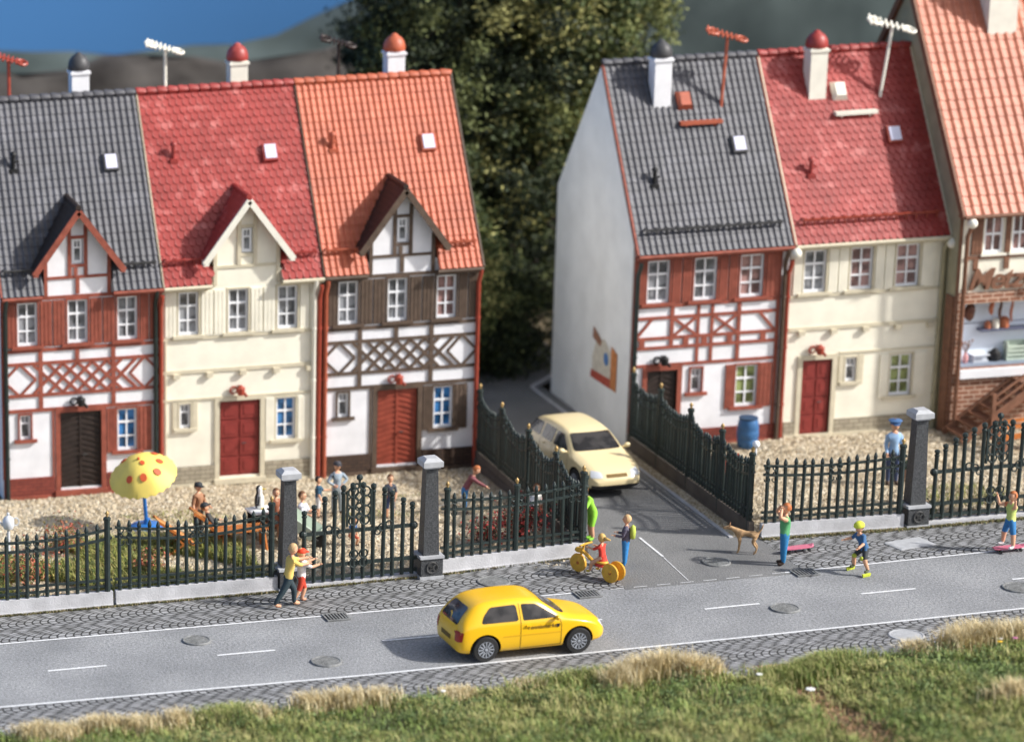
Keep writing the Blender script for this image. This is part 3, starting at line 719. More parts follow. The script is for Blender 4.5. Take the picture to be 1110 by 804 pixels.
H1 = house('timbered_house', 'half timbered row house with dark grey roof and red timbers, leftmost', -4.6, dormer=2.2, wallm='white', trim='redwood', roofm='roofgrey', doorm='dkbrown', panes=('pane', 'pane', 'pane'),
           pipes=((4.4, 5.66, 'iron'), (.12, 5.66, 'iron'), (4.55, 5.5, 'redplastic')), capm=M['metalgrey'], guardm=M['metalgrey'], ventm=M['black'], lampm='black')
H2 = house('plastered_house', 'cream plastered row house with carmine roof between two timbered houses', 0, dormer=2.43, wallm='cream', trim='creamtrim', roofm='roofred', tile='beaver', doorm='doorred', dstyle='panels', plinth='stone',
           chim='creamplastic', pipes=((4.36, 5.66, 'creamplastic'), (4.52, 5.5, 'redplastic')), guardm=M['roofred'], ventm=M['roofred'])
H3 = house('timbered_house', 'half timbered row house with orange roof and grey brown timbers beside the lane', 4.6, dormer=2.3, wallm='white', trim='brownwood', roofm='rooforange', doorm='doororange', plinth='brickdark',
           panes=('pane', 'pane', 'panered'), pipes=((.1, 5.6, 'orangeplastic'), (4.52, 5.66, 'redplastic')), guardm=M['orangeplastic'], ventm=M['orangeplastic'])
H4 = house('timbered_house', 'half timbered house with grey roof and bare grey gable facing the lane', 13.7, right=True, wallm='white', trim='redwood', roofm='roofgrey', doorm='dkbrown', X1=4.6, zb=-.1,
           gable='grey_gable', panes=('pane', 'pane', 'panered'), p4='panegreen', pipes=((.08, 5.5, 'iron'), (4.42, 5.66, 'brownwood'), (4.53, 5.3, 'redplastic')), capm=M['metalgrey'], guardm=M['metalgrey'], ventm=M['black'], lampm='black')
H5 = house('plastered_house', 'cream plastered house with carmine roof between the grey roofed house and the butcher', 18.33, right=True, wallm='cream', trim='creamtrim', roofm='roofred', tile='beaver', doorm='doorred', dstyle='panels', plinth='stone',
           zb=-.1, chim='creamplastic', p4='panegreen', panes=('pane', 'panered', 'panered'), pipes=((4.5, 5.66, 'olive'),), guardm=M['redplastic'], ventm=M['roofred'])
# roof furniture that differs from house to house
antenna(H2, .87, 3.2, 10.4, 1.45, M['creamplastic'], s=.75)
antenna(H1, .95, 3.2, 10.4, 1.4, M['redplastic'], s=.75)
antenna(H3, 1.35, 3.3, 10.4, 1.3, M['dkbrown'], s=.7)
antenna(H4, 3.25, 2.25, 9.3, 2.1, M['orangeplastic'], lean=.1, s=.8)
antenna(H5, 3.38, 2.25, 9.3, 2.1, M['creamplastic'], lean=.25, s=.95)
for Hh, m1 in ((H4, M['orangeplastic']), (H5, M['creamplastic'])):
    b = MB(); b.bar((1.9, 1.9, 9.0), (3.15, 1.9, 9.0), .22, .1); b.bar((2.1, 1.95, 8.85), (2.1, 1.86, 9.0), .05, .1); b.bar((2.95, 1.95, 8.85), (2.95, 1.86, 9.0), .05, .1); b.build('roof_step', m1, Hh)
    s0 = (2.38-TY)*SN; P = roofpt
    b = MB(); a, c = 1.95, 2.4
    b.add([P(a, s0-.3, 0), P(c, s0-.3, 0), P(c, s0+.3, 0), P(a, s0+.3, 0), P(a+.08, s0-.2, .2), P(c-.08, s0-.2, .2), P(c-.08, s0+.2, .2), P(a+.08, s0+.2, .2)],
          [(0, 1, 2, 3), (4, 5, 6, 7), (0, 1, 5, 4), (1, 2, 6, 5), (2, 3, 7, 6), (3, 0, 4, 7)]); b.build('roof_hatch', m1, Hh)
for Hh in (H4, H5):
    b = MB(); b.ball((4.62, -.32, 5.5), .16); b.build('rain_hopper', M['creamplastic'], Hh, smooth=True)

# mural on the grey gable (abstract coloured shapes)
mr = empty('wall_mural', (13.64, 0, 0), 0, 'small faded orange and cream mural with a blue dot on the grey gable', 'mural')
def flat(m_, pts, h, nm='painted_patch'):
    b = MB(); b.poly([(-.004-h, y, z) for y, z in pts], (-.003, 0, 0)); b.build(nm, m_, mr)
flat(mat('faded_cream', (.60, .55, .45), .8, .15, 5), [(2.8, 1.5), (1.2, 1.5), (1.15, 2.35), (1.9, 2.75), (2.6, 2.5), (2.85, 2.0)], 0)
flat(mat('faded_orange', (.52, .20, .07), .8, .2, 5), [(1.35, 1.42), (.88, 1.4), (.86, 2.55), (1.35, 2.68)], .004)
flat(mat('faded_red', (.42, .08, .05), .8, .2, 5), [(2.95, 1.38), (1.3, 1.4), (1.35, 1.68), (2.9, 1.62)], .004)
flat(mat('faded_brown', (.30, .15, .09), .8, .2, 5), [(2.85, 2.6), (2.2, 2.45), (2.1, 2.65), (2.8, 2.95)], .008)
flat(mat('faded_blue', (.08, .18, .38), .8, .2, 5), [(1.72+.2*math.cos(k*.52), 2.2+.2*math.sin(k*.52)) for k in range(12)], .008)

# butcher's house
BX, BY = 22.98, -.7
B = empty('butcher_shop', (BX, BY, 0), 0, 'tall brick and cream butcher shop with clay tile roof at right edge', 'shop')
b = MB(); W_ = 6.6; D_ = 8.2
holes = [(.26, 4.3, 1.86, 3.78), (.72, 1.28, 5.22, 6.32), (1.55, 2.05, 5.22, 6.32), (3.2, 3.8, 5.22, 6.32)]
wall_holes(b, 0, W_, 4.05, 6.7, 0, .15, [h for h in holes if h[2] > 4])
b.add([(0, 0, 4.05), (0, D_, -.1), (0, D_, 6.9), (0, 4.1, 12.3), (0, 0, 6.7)], [(0, 1, 2, 3, 4)]); b.add([(0, 0, 4.05), (0, 0, -.1), (0, D_, -.1)], [(0, 1, 2)])
b.add([(W_, 0, 0), (W_, D_, 0), (W_, D_, 6.9), (W_, 4.1, 12.3), (W_, 0, 6.7)], [(0, 1, 2, 3, 4)]); b.add([(0, D_, 0), (W_, D_, 0), (W_, D_, 6.9), (0, D_, 6.9)], [(0, 1, 2, 3)])
b.build('wall', M['cream'], B, fix=False)
b = MB(); b.poly([(-.004, .02, -.1), (-.004, D_, -.1), (-.004, D_, 6.9), (-.004, 4.1, 12.28), (-.004, .02, 6.68)], (-.03, 0, 0)); b.build('gable_wall', M['olive'], B)
b = MB(); wall_holes(b, .05, W_, -.1, 4.05, -.06, .25, [holes[0]]); b.box(-.03, .05, -.06, .0, -.1, 4.05); b.box(.05, W_, -.06, 0, 4.05, 4.1)
b.build('brick_front', M['brickbrown'], B, fix=False)
b = MB(); b.box(-.08, -.036, .0, .45, -.1, 4.0); b.box(-.05, .04, -.075, -.062, -.1, 6.6); b.build('corner_board', M['stairwood'], B)
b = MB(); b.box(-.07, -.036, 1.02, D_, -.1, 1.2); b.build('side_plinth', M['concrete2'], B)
tb = tiles(-.12, W_, 4.4*SN, .27, .3, 'pan', None, y0=-.35, z0=6.42, sl=1.40, amp=.03); tb.build('roof', M['roofpink'], B, fix=False)
b = MB(); b.poly([(-.12, 4.1, 12.55), (W_, 4.1, 12.55), (W_, D_+.3, 6.7), (-.12, D_+.3, 6.7)], (0, 0, -.12)); b.build('rear_roof', M['roofpink'], B)
b = MB(); b.bar((-.12, -.35, 6.36), (-.12, 4.05, 12.5), .07, .2); b.bar((-.12, 4.05, 12.5), (-.12, D_+.3, 6.7), .07, .2); b.build('verge_board', M['stairwood'], B)
b = MB(); b.tube([(-.1, -.42, 6.4), (W_, -.42, 6.4)], .06, 8); b.box(-.1, W_, -.34, 0, 6.34, 6.4); b.build('gutter', M['stairwood'], B)
b = MB(); b.ball((.12, -.42, 6.22), .15); b.build('rain_hopper', M['creamplastic'], B, smooth=True)
downpipe(B, .14, 6.2, M['stairwood'], z0=-.1, y=-.16)
for i, h in enumerate(holes[1:]): window(B, h[0], h[1], h[2], h[3], 'panered', rows=2, sill='creamplastic')
for a in ((.34, .66), (1.34, 1.49), (2.12, 2.5), (2.8, 3.12)): shutter(B, a[0], a[1], 5.2, 6.3, M['stairwood'])
b = MB(); beams(b, [(.2, 5.12, W_, 5.12, .1), (.5, 4.75, .5, 5.1, .14), (1.42, 4.75, 1.42, 5.1, .14), (2.6, 4.75, 2.6, 5.1, .14), (.15, 6.36-.02, W_, 6.34, .08)], d=.05); b.build('timber_frame', M['stairwood'], B)
chimney(B, 2.25, 3.3, 10.2, 13.2, M['roofpink'], M['creamplastic'], .85)
b = MB(); b.box(.2, 4.36, -.2, -.055, 1.6, 1.84); b.build('window_ledge', M['winwhite'], B)
b = MB(); b.box(.26, 4.3, .62, .66, 1.7, 3.9); b.box(.22, .26, .2, .62, 1.7, 3.9); b.box(4.3, 4.34, .2, .62, 1.7, 3.9); b.build('shop_interior', mat('pale_blue_shop_wall', (.74, .82, .92), .7, .04), B)
b = MB(); b.box(.265, 4.295, .08, .60, 1.74, 1.9); b.build('display_counter', mat('grey_blue_counter', (.25, .30, .38), .5, .1), B)
b = MB(); b.box(1.0, 4.2, .3, .615, 2.82, 2.88); b.box(.265, 4.295, .59, .615, 3.02, 3.035); b.build('shelf', mat('slate_blue_shelf', (.10, .11, .17), .5, .1), B)
# goods in the window
def sausage(x, z, l, m_, lab, r=.06, g='hanging sausages'):
    b = MB(); pts = [(x+.02*math.sin(k*1.3), BY+.3, z-l*k/6) for k in range(7)]
    b.tube(pts, [r*.3, r*.85, r, r*1.05, r, r*.8, r*.2], 8); b.tube([(x, BY+.3, z), (x, BY+.3, 3.85)], .008, 4)
    tag(b.build('sausage', m_, smooth='auto'), lab, 'sausage', g)
ham = mat('dark_smoked_meat', (.12, .05, .03), .5, .3, 9); red = mat('reddish_sausage', (.42, .14, .07), .5, .2, 9)
sausage(BX+.60, 3.70, .52, ham, 'thick dark smoked ham hanging at the left of the shop window', .15)
sausage(BX+1.25, 3.76, .45, red, 'reddish sausage hanging second from left in the shop window', .07)
sausage(BX+1.52, 3.76, .62, ham, 'thin dark sausage hanging between the red one and the long one', .045)
sausage(BX+1.86, 3.76, .70, red, 'long thin sausage hanging furthest right in the visible shop window', .04)
for i, (x, m_, lab) in enumerate([(1.25, red, 'red tin at the left end of the window shelf'), (1.48, M['creamplastic'], 'cream jar in the middle of the window shelf'), (1.75, red, 'tall red jar at the right of the window shelf')]):
    r_0 = .08+.02*i; b = MB(); b.lathe([(r_0, 0), (r_0*1.1, .05), (r_0*1.1, .17+.05*i), (r_0*.7, .2+.05*i), (r_0*.6, .22+.05*i)], 10, (BX+x, BY+.45, 2.882)); o = b.build('jar', m_, smooth='auto'); tag(o, lab, 'jar', 'jars on the butcher shelf')
vz = empty('flower_vase', (BX+.62, BY+.4, 1.905), 0, 'pink vase with a sprig of flowers on the shop counter', 'vase')
b = MB(); b.lathe([(.05, 0), (.09, .1), (.08, .2), (.04, .28), (.06, .32)], 10); b.build('vase', mat('pink_china', (.6, .3, .3), .4), vz, smooth='auto')
b = MB()
for k in range(9):
    a = k*.7; b.tube([(0, 0, .28), (.2*math.cos(a)*(.4+.07*k), .1*math.sin(a), .5+.02*k)], .01, 4); b.ball((.2*math.cos(a)*(.4+.07*k), .1*math.sin(a), .52+.02*k), .035, 6)
b.build('flowers', mat('dusty_green_leaves', (.16, .2, .1), .8, .5, 20, hue2=(.5, .3, .3)), vz)
b = MB(); b.box(BX+.85, BX+1.3, BY+.35, BY+.6, 1.905, 1.96); b.box(BX+.88, BX+1.27, BY+.42, BY+.55, 1.96, 2.1); b.box(BX+.83, BX+1.32, BY+.3, BY+.62, 2.1, 2.13)
tag(b.build('shop_scale', M['silver']), 'silvery shop scale beside the vase on the counter', 'scale')
b = MB(); b.lathe([(.16, 0), (.19, .1), (.17, .24), (.1, .3), (.03, .36)], 12, (BX+1.55, BY+.5, 1.905)); tag(b.build('cooking_pot', M['black'], smooth='auto'), 'round black pot between the scale and the crate', 'pot')
b = MB()
for k in range(4): b.box(BX+1.85, BX+2.5, BY+.35, BY+.37, 1.905+k*.12, 1.905+k*.12+.07)
b.box(BX+1.85, BX+1.89, BY+.37, BY+.6, 1.905, 2.45); b.box(BX+2.46, BX+2.5, BY+.37, BY+.6, 1.905, 2.45); b.box(BX+1.89, BX+2.46, BY+.58, BY+.6, 1.905, 2.45)
tag(b.build('slatted_crate', M['palegreen']), 'pale green slatted crate on the shop counter', 'crate')
# shop lettering
cu = bpy.data.curves.new('shop_lettering', 'FONT'); cu.body = 'Metzgerei'; cu.size = .86; cu.extrude = .03; cu.offset = .018; cu.shear = .28; cu.space_character = .92
to = bpy.data.objects.new('tmp', cu); col.objects.link(to); dg = bpy.context.evaluated_depsgraph_get(); me = bpy.data.meshes.new_from_object(to.evaluated_get(dg)); bpy.data.objects.remove(to)
me.materials.clear(); me.materials.append(M['stairwood'])
o = bpy.data.objects.new('shop_lettering', me); col.objects.link(o); o.parent = B; o.location = (.28, -.09, 4.2); o.rotation_euler.x = R(90)
# wooden stair to the shop door
S = empty('wooden_staircase', (22.85, -2.0, 0), 0, 'brown wooden staircase with slatted railing rising right along the brick shop front', 'staircase')
n = 6
for i in range(n):
    b = MB(); b.box(.32*i, .32*i+.36, .0, 1.1, .22*i+.14, .22*i+.2); b.build('tread', M['stairwood'], S)
for y in (-.03, 1.13): b = MB(); b.bar((-.05, y, .05), (2.0, y, 1.5), .06, .2); b.build('stringer', M['stairwood'], S)
b = MB(); b.box(1.92, 3.6, -.03, 1.15, 1.45, 1.55); b.box(1.92, 2.0, -.04, .04, 0, 1.45); b.box(3.5, 3.58, -.04, .04, 0, 1.45); b.build('landing', M['stairwood'], S)
b = MB()
for h in (.35, .6, .85): b.bar((.75, -.08, .45+h), (1.96, -.08, 1.3+h), .05, .07); b.bar((1.96, -.08, 1.3+h), (3.6, -.08, 1.3+h), .05, .07)
for x, z in ((.8, .5), (1.95, 1.3), (2.7, 1.4), (3.5, 1.4)): b.box(x-.05, x+.05, -.13, -.03, z-.4, z+.95)
b.build('railing', M['stairwood'], S)
Bn = empty('garden_bench', (24.0, -3.2, 0), R(10), 'brown slatted bench standing before the shop staircase', 'bench')
for y in (0, .14, .28): b = MB(); b.box(-.6, .9, y, y+.1, .42, .46); b.build('slat', M['wood'], Bn)
for x in (-.5, .8):
    b = MB(); b.box(x-.04, x+.04, .02, .36, 0, .42); b.box(x-.04, x+.04, .36, .42, 0, .9); b.build('leg', M['stairwood'], Bn)
for z in (.6, .78): b = MB(); b.box(-.6, .9, .4, .44, z, z+.1); b.build('back_slat', M['wood'], Bn)

# ---------------------------------------------------------------- iron fences and gates
def picket_mesh(ball=False):
    b = MB()
    if not ball: b.lathe([(.052, 0), (.052, .05), (.062, .055), (.062, .075), (.050, .08), (.048, .85), (.064, .865), (.064, .88), (.042, .89), (.056, .93), (.04, .965), (.01, 1)], 8)
    else: b.lathe([(.052, 0), (.050, .9), (.066, .905), (.066, .92), (.042, .93), (.072, .96), (.064, .985), (.012, 1)], 8)
    return b
_pk = {}
def fence(name, label, pts, n, topf, posts, base=(.40, .16), basem='concrete', group=None, zoff=0, ornaments=()):
    """pts: two ground points; topf(t) picket top height; posts: t of the taller ball-topped posts"""
    P0, P1 = Vector((*pts[0], 0)), Vector((*pts[1], 0)); D = P1-P0; Ln = D.length; d = D.normalized(); a = math.atan2(d.y, d.x)
    root = empty(name, P0, a, label, 'fence', group)
    hb = base[0]
    b = MB(); nseg = max(1, round(Ln/1.9))
    b.box(0, Ln, -base[1]/2, base[1]/2, -.3, hb)
    b.box(0, Ln, -base[1]/2-.03, base[1]/2+.03, -.3, .07)
    b.build('base_wall', M[basem], root)
    k = 'p'
    if k not in _pk:
        o = picket_mesh().build('picket', M['iron'], root, smooth='auto'); _pk[k] = o.data; bpy.data.objects.remove(o)
    for i in range(n):
        t = (i+.5)/n; x = t*Ln
        if any(abs(t-p)*Ln < .09 for p in posts): continue
        o = bpy.data.objects.new('picket', _pk[k]); col.objects.link(o); o.parent = root
        o.location = (x+random.uniform(-.008, .008), 0, hb); o.scale = (1, 1, topf(t)-hb+random.uniform(-.02, .02)); o.rotation_euler = (random.uniform(-.012, .012), random.uniform(-.015, .015), random.random())
    for j, h in enumerate((None, None, .14, .30)):
        b = MB(); m_ = 24; ps = []
        for i in range(m_+1):
            t = i/m_; z = hb+h if h else topf(t)-(.22, .46)[j]
            ps.append((t*Ln, 0, z))
        for p, q in zip(ps, ps[1:]): b.bar(p, q, .06, .062)
        b.build('rail', M['iron'], root)
    for p in posts:
        b = MB(); z = topf(p)+.12; x = p*Ln
        b.lathe([(.08, -.25), (.078, z-.1), (.10, z-.09), (.10, z-.03), (.06, z)], 8, (x, 0, 0)); po = b.build('post', M['iron'], root, smooth='auto')
        g = MB(); g.lathe([(.03, 0), (.045, .02), (.03, .04), (.065, .09), (.055, .14), (.02, .17), (.008, .2)], 9, (x, 0, z)); g.v = [(x+(q[0]-x)*.8, q[1]*.8, z+(q[2]-z)*.85) for q in g.v]; g.build('finial', M['gold'], po, smooth=True)
    for t in ornaments:
        b = MB(); x = t*Ln; z = topf(t)-.36
        for sx in (-1, 1):
            b.torus((x+sx*.11, -.03, z+.1), .065, .02, (1, 0, 0), (0, 0, 1), 12, 5); b.torus((x+sx*.11, -.03, z-.06), .055, .018, (1, 0, 0), (0, 0, 1), 12, 5)
            b.torus((x+sx*.1, -.03, z-.22), .07, .018, (1, 0, 0), (0, 0, 1), 10, 5, (math.pi*.9, math.pi*2.2))
            b.ball((x+sx*.11, -.04, z+.02), .035, 6)
        b.build('scroll', M['iron'], root)
    return root
def wave(h0, h1, nodes):
    """top line dipping between the posts at nodes"""
    def f(t):
        for a, c in zip(nodes, nodes[1:]):
            if a <= t <= c:
                s = (t-a)/(c-a); return h0+(h1-h0)*(1-math.sin(math.pi*s)**.8)
        return h1
    return f
FG = 'iron railing fences round the front gardens'
yf = lambda x: interp(YF, x)
fence('iron_fence', 'long dark iron fence on low grey wall at the far left of the front gardens', [(-12.0, yf(-12)+.02), (-3.70, yf(-3.7)+.02)], 32, wave(2.10, 2.28, [0, .5, 1]), [0, .985], group=FG, ornaments=(.5, .75))
fence('iron_fence', 'dark iron fence under the yellow parasol, ending at the left gate pillar', [(-3.62, yf(-3.6)+.02), (.62, yf(.6)+.02)], 17, wave(2.12, 2.3, [0, 1]), [.965], group=FG, ornaments=(.06, .5, .93))
fence('iron_fence', 'dark iron fence between the granite pillar and the side street corner', [(5.02, yf(5)+.02), (9.02, yf(9)+.02)], 16, wave(2.08, 2.22, [0, 1]), [.04, .52, .985], group=FG, ornaments=(.06, .52, .93))
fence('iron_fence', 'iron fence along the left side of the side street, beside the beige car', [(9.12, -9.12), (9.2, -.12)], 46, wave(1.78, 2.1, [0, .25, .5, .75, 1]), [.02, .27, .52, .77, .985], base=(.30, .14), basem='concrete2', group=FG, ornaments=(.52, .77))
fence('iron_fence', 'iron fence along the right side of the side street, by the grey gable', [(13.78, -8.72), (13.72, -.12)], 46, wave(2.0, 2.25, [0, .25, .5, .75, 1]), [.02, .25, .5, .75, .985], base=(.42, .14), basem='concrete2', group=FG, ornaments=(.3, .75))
fence('iron_fence', 'dark iron fence on grey wall behind the person in green, up to the right pillar', [(13.98, yf(14)+.02), (17.86, yf(17.8)+.02)], 16, wave(2.1, 2.2, [0, 1]), [.97], group=FG, ornaments=(.05, .5, .93))
def gate(label, P0, P1, n, zb=.12):
    P0, P1 = Vector((*P0, 0)), Vector((*P1, 0)); D = P1-P0; Ln = D.length; a = math.atan2(D.y, D.x)
    root = empty('iron_gate', P0, a, label, 'gate', 'iron gates of the front gardens')
    top = lambda t: 2.0+.72*math.sin(math.pi*t)**1.3
    if 'g' not in _pk:
        o = picket_mesh(True).build('bar', M['iron'], root, smooth='auto'); _pk['g'] = o.data; bpy.data.objects.remove(o)
    for i in range(n):
        t = (i+.5)/n
        o = bpy.data.objects.new('bar', _pk['g']); col.objects.link(o); o.parent = root; o.location = (t*Ln, 0, zb); o.scale = (1.1, 1.1, top(t)-zb+random.uniform(-.02, .02)); o.rotation_euler = (random.uniform(-.01, .01), random.uniform(-.015, .015), 0)
    for z in (zb+.1, zb+.42, 1.42):
        b = MB(); b.box(0, Ln, -.035, .035, z-.045, z+.045); b.build('rail', M['iron'], root)
    b = MB(); m_ = .5*Ln; Z = 2.05
    for (dx, dz, r) in [(-.16, .4, .13), (.16, .4, .13), (-.17, .15, .14), (.17, .15, .14), (-.15, -.12, .15), (.15, -.12, .15), (0, .28, .1), (0, 0, .1), (-.15, -.36, .12), (.15, -.36, .12), (0, -.25, .08), (-.08, .55, .07), (.08, .55, .07)]:
        b.torus((m_+dx, -.04, Z+dz), r, .026, (1, 0, 0), (0, 0, 1), 12, 5)
    for dx in (-.32, .32): b.bar((m_+dx, -.04, Z-.5), (m_+dx, -.04, Z+.45), .05, .05)
    b.ball((m_, -.04, Z+.78), .085); b.bar((m_, -.04, Z+.5), (m_, -.04, Z+.72), .05, .05)
    for (cx, cz) in ((m_, zb+.55),):
        for (dx, dz, r) in [(-.13, .12, .11), (.13, .12, .11), (-.13, -.12, .11), (.13, -.12, .11)]: b.torus((cx+dx, -.04, cz+dz), r, .024, (1, 0, 0), (0, 0, 1), 12, 5)
    for sx in (-1, 1):
        for (dx, dz, r) in [(.62, -.6, .1), (.8, -.52, .08), (.5, -.72, .07)]: b.torus((m_+sx*dx, -.04, Z+dz), r, .022, (1, 0, 0), (0, 0, 1), 12, 5)
        b.ball((m_+sx*(Ln/2-.1), 0, 1.42), .11, 8)
    b.build('ornament', M['iron'], root)
    return root
gate('arched iron gate between the left and middle granite pillars', (1.22, -10.02), (4.36, -9.86), 12)
gate('arched iron gate right of the right granite pillar, behind the person on a skateboard', (18.62, -8.7), (22.3, -8.55), 14)
strip('gate_step', lambda x: interp(YF, x)-.02, lambda x: interp(YF, x)+.28, .9, 4.9, .09, M['concrete'], n=10, skirt=.3)
strip('gate_step', lambda x: interp(YF, x)-.02, lambda x: interp(YF, x)+.28, 18.3, 24.5, .09, M['concrete'], n=10, skirt=.3)
def pillar(x, y, label, h=3.15, rz=0.03, base=True):
    root = empty('gate_pillar', (x, y, 0), rz, label, 'pillar', 'speckled granite gate pillars')
    b = MB()
    wb, wt = .21, .155; z0, z1 = .62, h-.22
    b.add([(-wb, -wb, z0), (wb, -wb, z0), (wb, wb, z0), (-wb, wb, z0), (-wt, -wt, z1), (wt, -wt, z1), (wt, wt, z1), (-wt, wt, z1)], [(3, 2, 1, 0), (4, 5, 6, 7), (0, 1, 5, 4), (1, 2, 6, 5), (2, 3, 7, 6), (3, 0, 4, 7)])
    b.build('shaft', M['granite'], root)
    b = MB(); b.box(-.29, .29, -.29, .29, .08, .55); b.build('plinth', M['granite'], root)
    b = MB(); b.box(-.32, .32, -.32, .32, -.2, .08); b.box(-.32, .32, -.32, .32, .55, .62); b.build('moulding', M['capstone'], root)
    b = MB(); b.torus((0, -.295, .31), .14, .03, (1, 0, 0), (0, 0, 1), 12, 5)
    for k in range(4): b.bar((0, -.3, .31), (.17*math.cos(k*1.57+.78), -.3, .31+.17*math.sin(k*1.57+.78)), .03, .05)
    b.build('rosette', M['castdark'], root)
    b = MB(); b.box(-.2, .2, -.2, .2, h-.22, h-.17); b.box(-.26, .26, -.26, .26, h-.17, h-.03)
    w1, w2 = .26, .15; b.add([(-w1, -w1, h-.03), (w1, -w1, h-.03), (w1, w1, h-.03), (-w1, w1, h-.03), (-w2, -w2, h+.05), (w2, -w2, h+.05), (w2, w2, h+.05), (-w2, w2, h+.05)], [(3, 2, 1, 0), (4, 5, 6, 7), (0, 1, 5, 4), (1, 2, 6, 5), (2, 3, 7, 6), (3, 0, 4, 7)])
    b.build('cap', M['capstone'], root)
pillar(.94, -9.98, 'left granite gate pillar behind the couple in yellow and red')
pillar(4.68, -9.84, 'middle granite gate pillar beside the fence to the side street corner')
pillar(18.22, -8.72, 'right granite gate pillar near the man in the blue cap')

# ---------------------------------------------------------------- covers and gratings in the street
def manhole(x, y, r, label, z=.03, m_='castiron'):
    b = MB(); b.lathe([(r, -.02), (r, z), (r*.97, z+.012), (r*.88, z+.012), (r*.86, z), (.01, z)], 28)
    for k in range(-4, 5):
        w_ = math.sqrt(max(0, .8**2-(k*.18)**2))*r
        b.bar((-w_, k*.18*r, z+.004), (w_, k*.18*r, z+.004), .05*r, .012)
    o = b.build('manhole_cover', M[m_], loc=(x, y, 0), smooth='auto'); tag(o, label, 'manhole cover', 'round manhole covers in the street')
manhole(-2.27, -13.37, .35, 'round manhole cover in the far lane at left, near the first lane dashes')
manhole(.38, -15.52, .37, 'round manhole cover in the near lane behind the yellow car')
manhole(6.13, -10.72, .42, 'large pale round cover in the pavement behind the yellow car')
manhole(12.1, -10.52, .36, 'round manhole cover at the mouth of the side street below the dog')
manhole(12.32, -14.3, .36, 'round manhole cover in the near lane between two lane dashes at right')
manhole(18.45, -14.1, .40, 'round manhole cover cut by the right edge of the picture')
manhole(14.3, -16.75, .42, 'pale round cover in the setts beside the grass', z=.012, m_='capstone')
b = MB(); b.box(-.55, .55, -.35, .35, -.02, .02); b.box(-.5, .5, -.3, .3, .02, .026)
tag(b.build('access_hatch', M['capstone'], loc=(17.45, -10.2, 0), rz=R(14)), 'square grey hatch set in the pavement below the right pillar', 'hatch')
def grating(x, y, label):
    g = empty('drain_grating', (x, y, .012), R(2.5), label, 'drain', 'drain gratings along the kerb line')
    b = MB(); b.box(-.3, .3, -.27, -.22, 0, .03); b.box(-.3, .3, .22, .27, 0, .03); b.box(-.3, -.26, -.22, .22, 0, .03); b.box(.26, .3, -.22, .22, 0, .03)
    for k in range(6): b.box(-.2+k*.08, -.165+k*.08, -.22, .22, .0, .026)
    b.build('grate', M['castiron'], g); b = MB(); b.box(-.26, .26, -.22, .22, -.002, .004); b.build('pit', M['black'], g)
grating(1.5, -12.46, 'drain grating in the road edge right of the couple')
grating(8.05, -12.2, 'drain grating in the road edge above the yellow car bonnet')
grating(13.9, -11.82, 'drain grating in the road edge at the feet of the person in green')

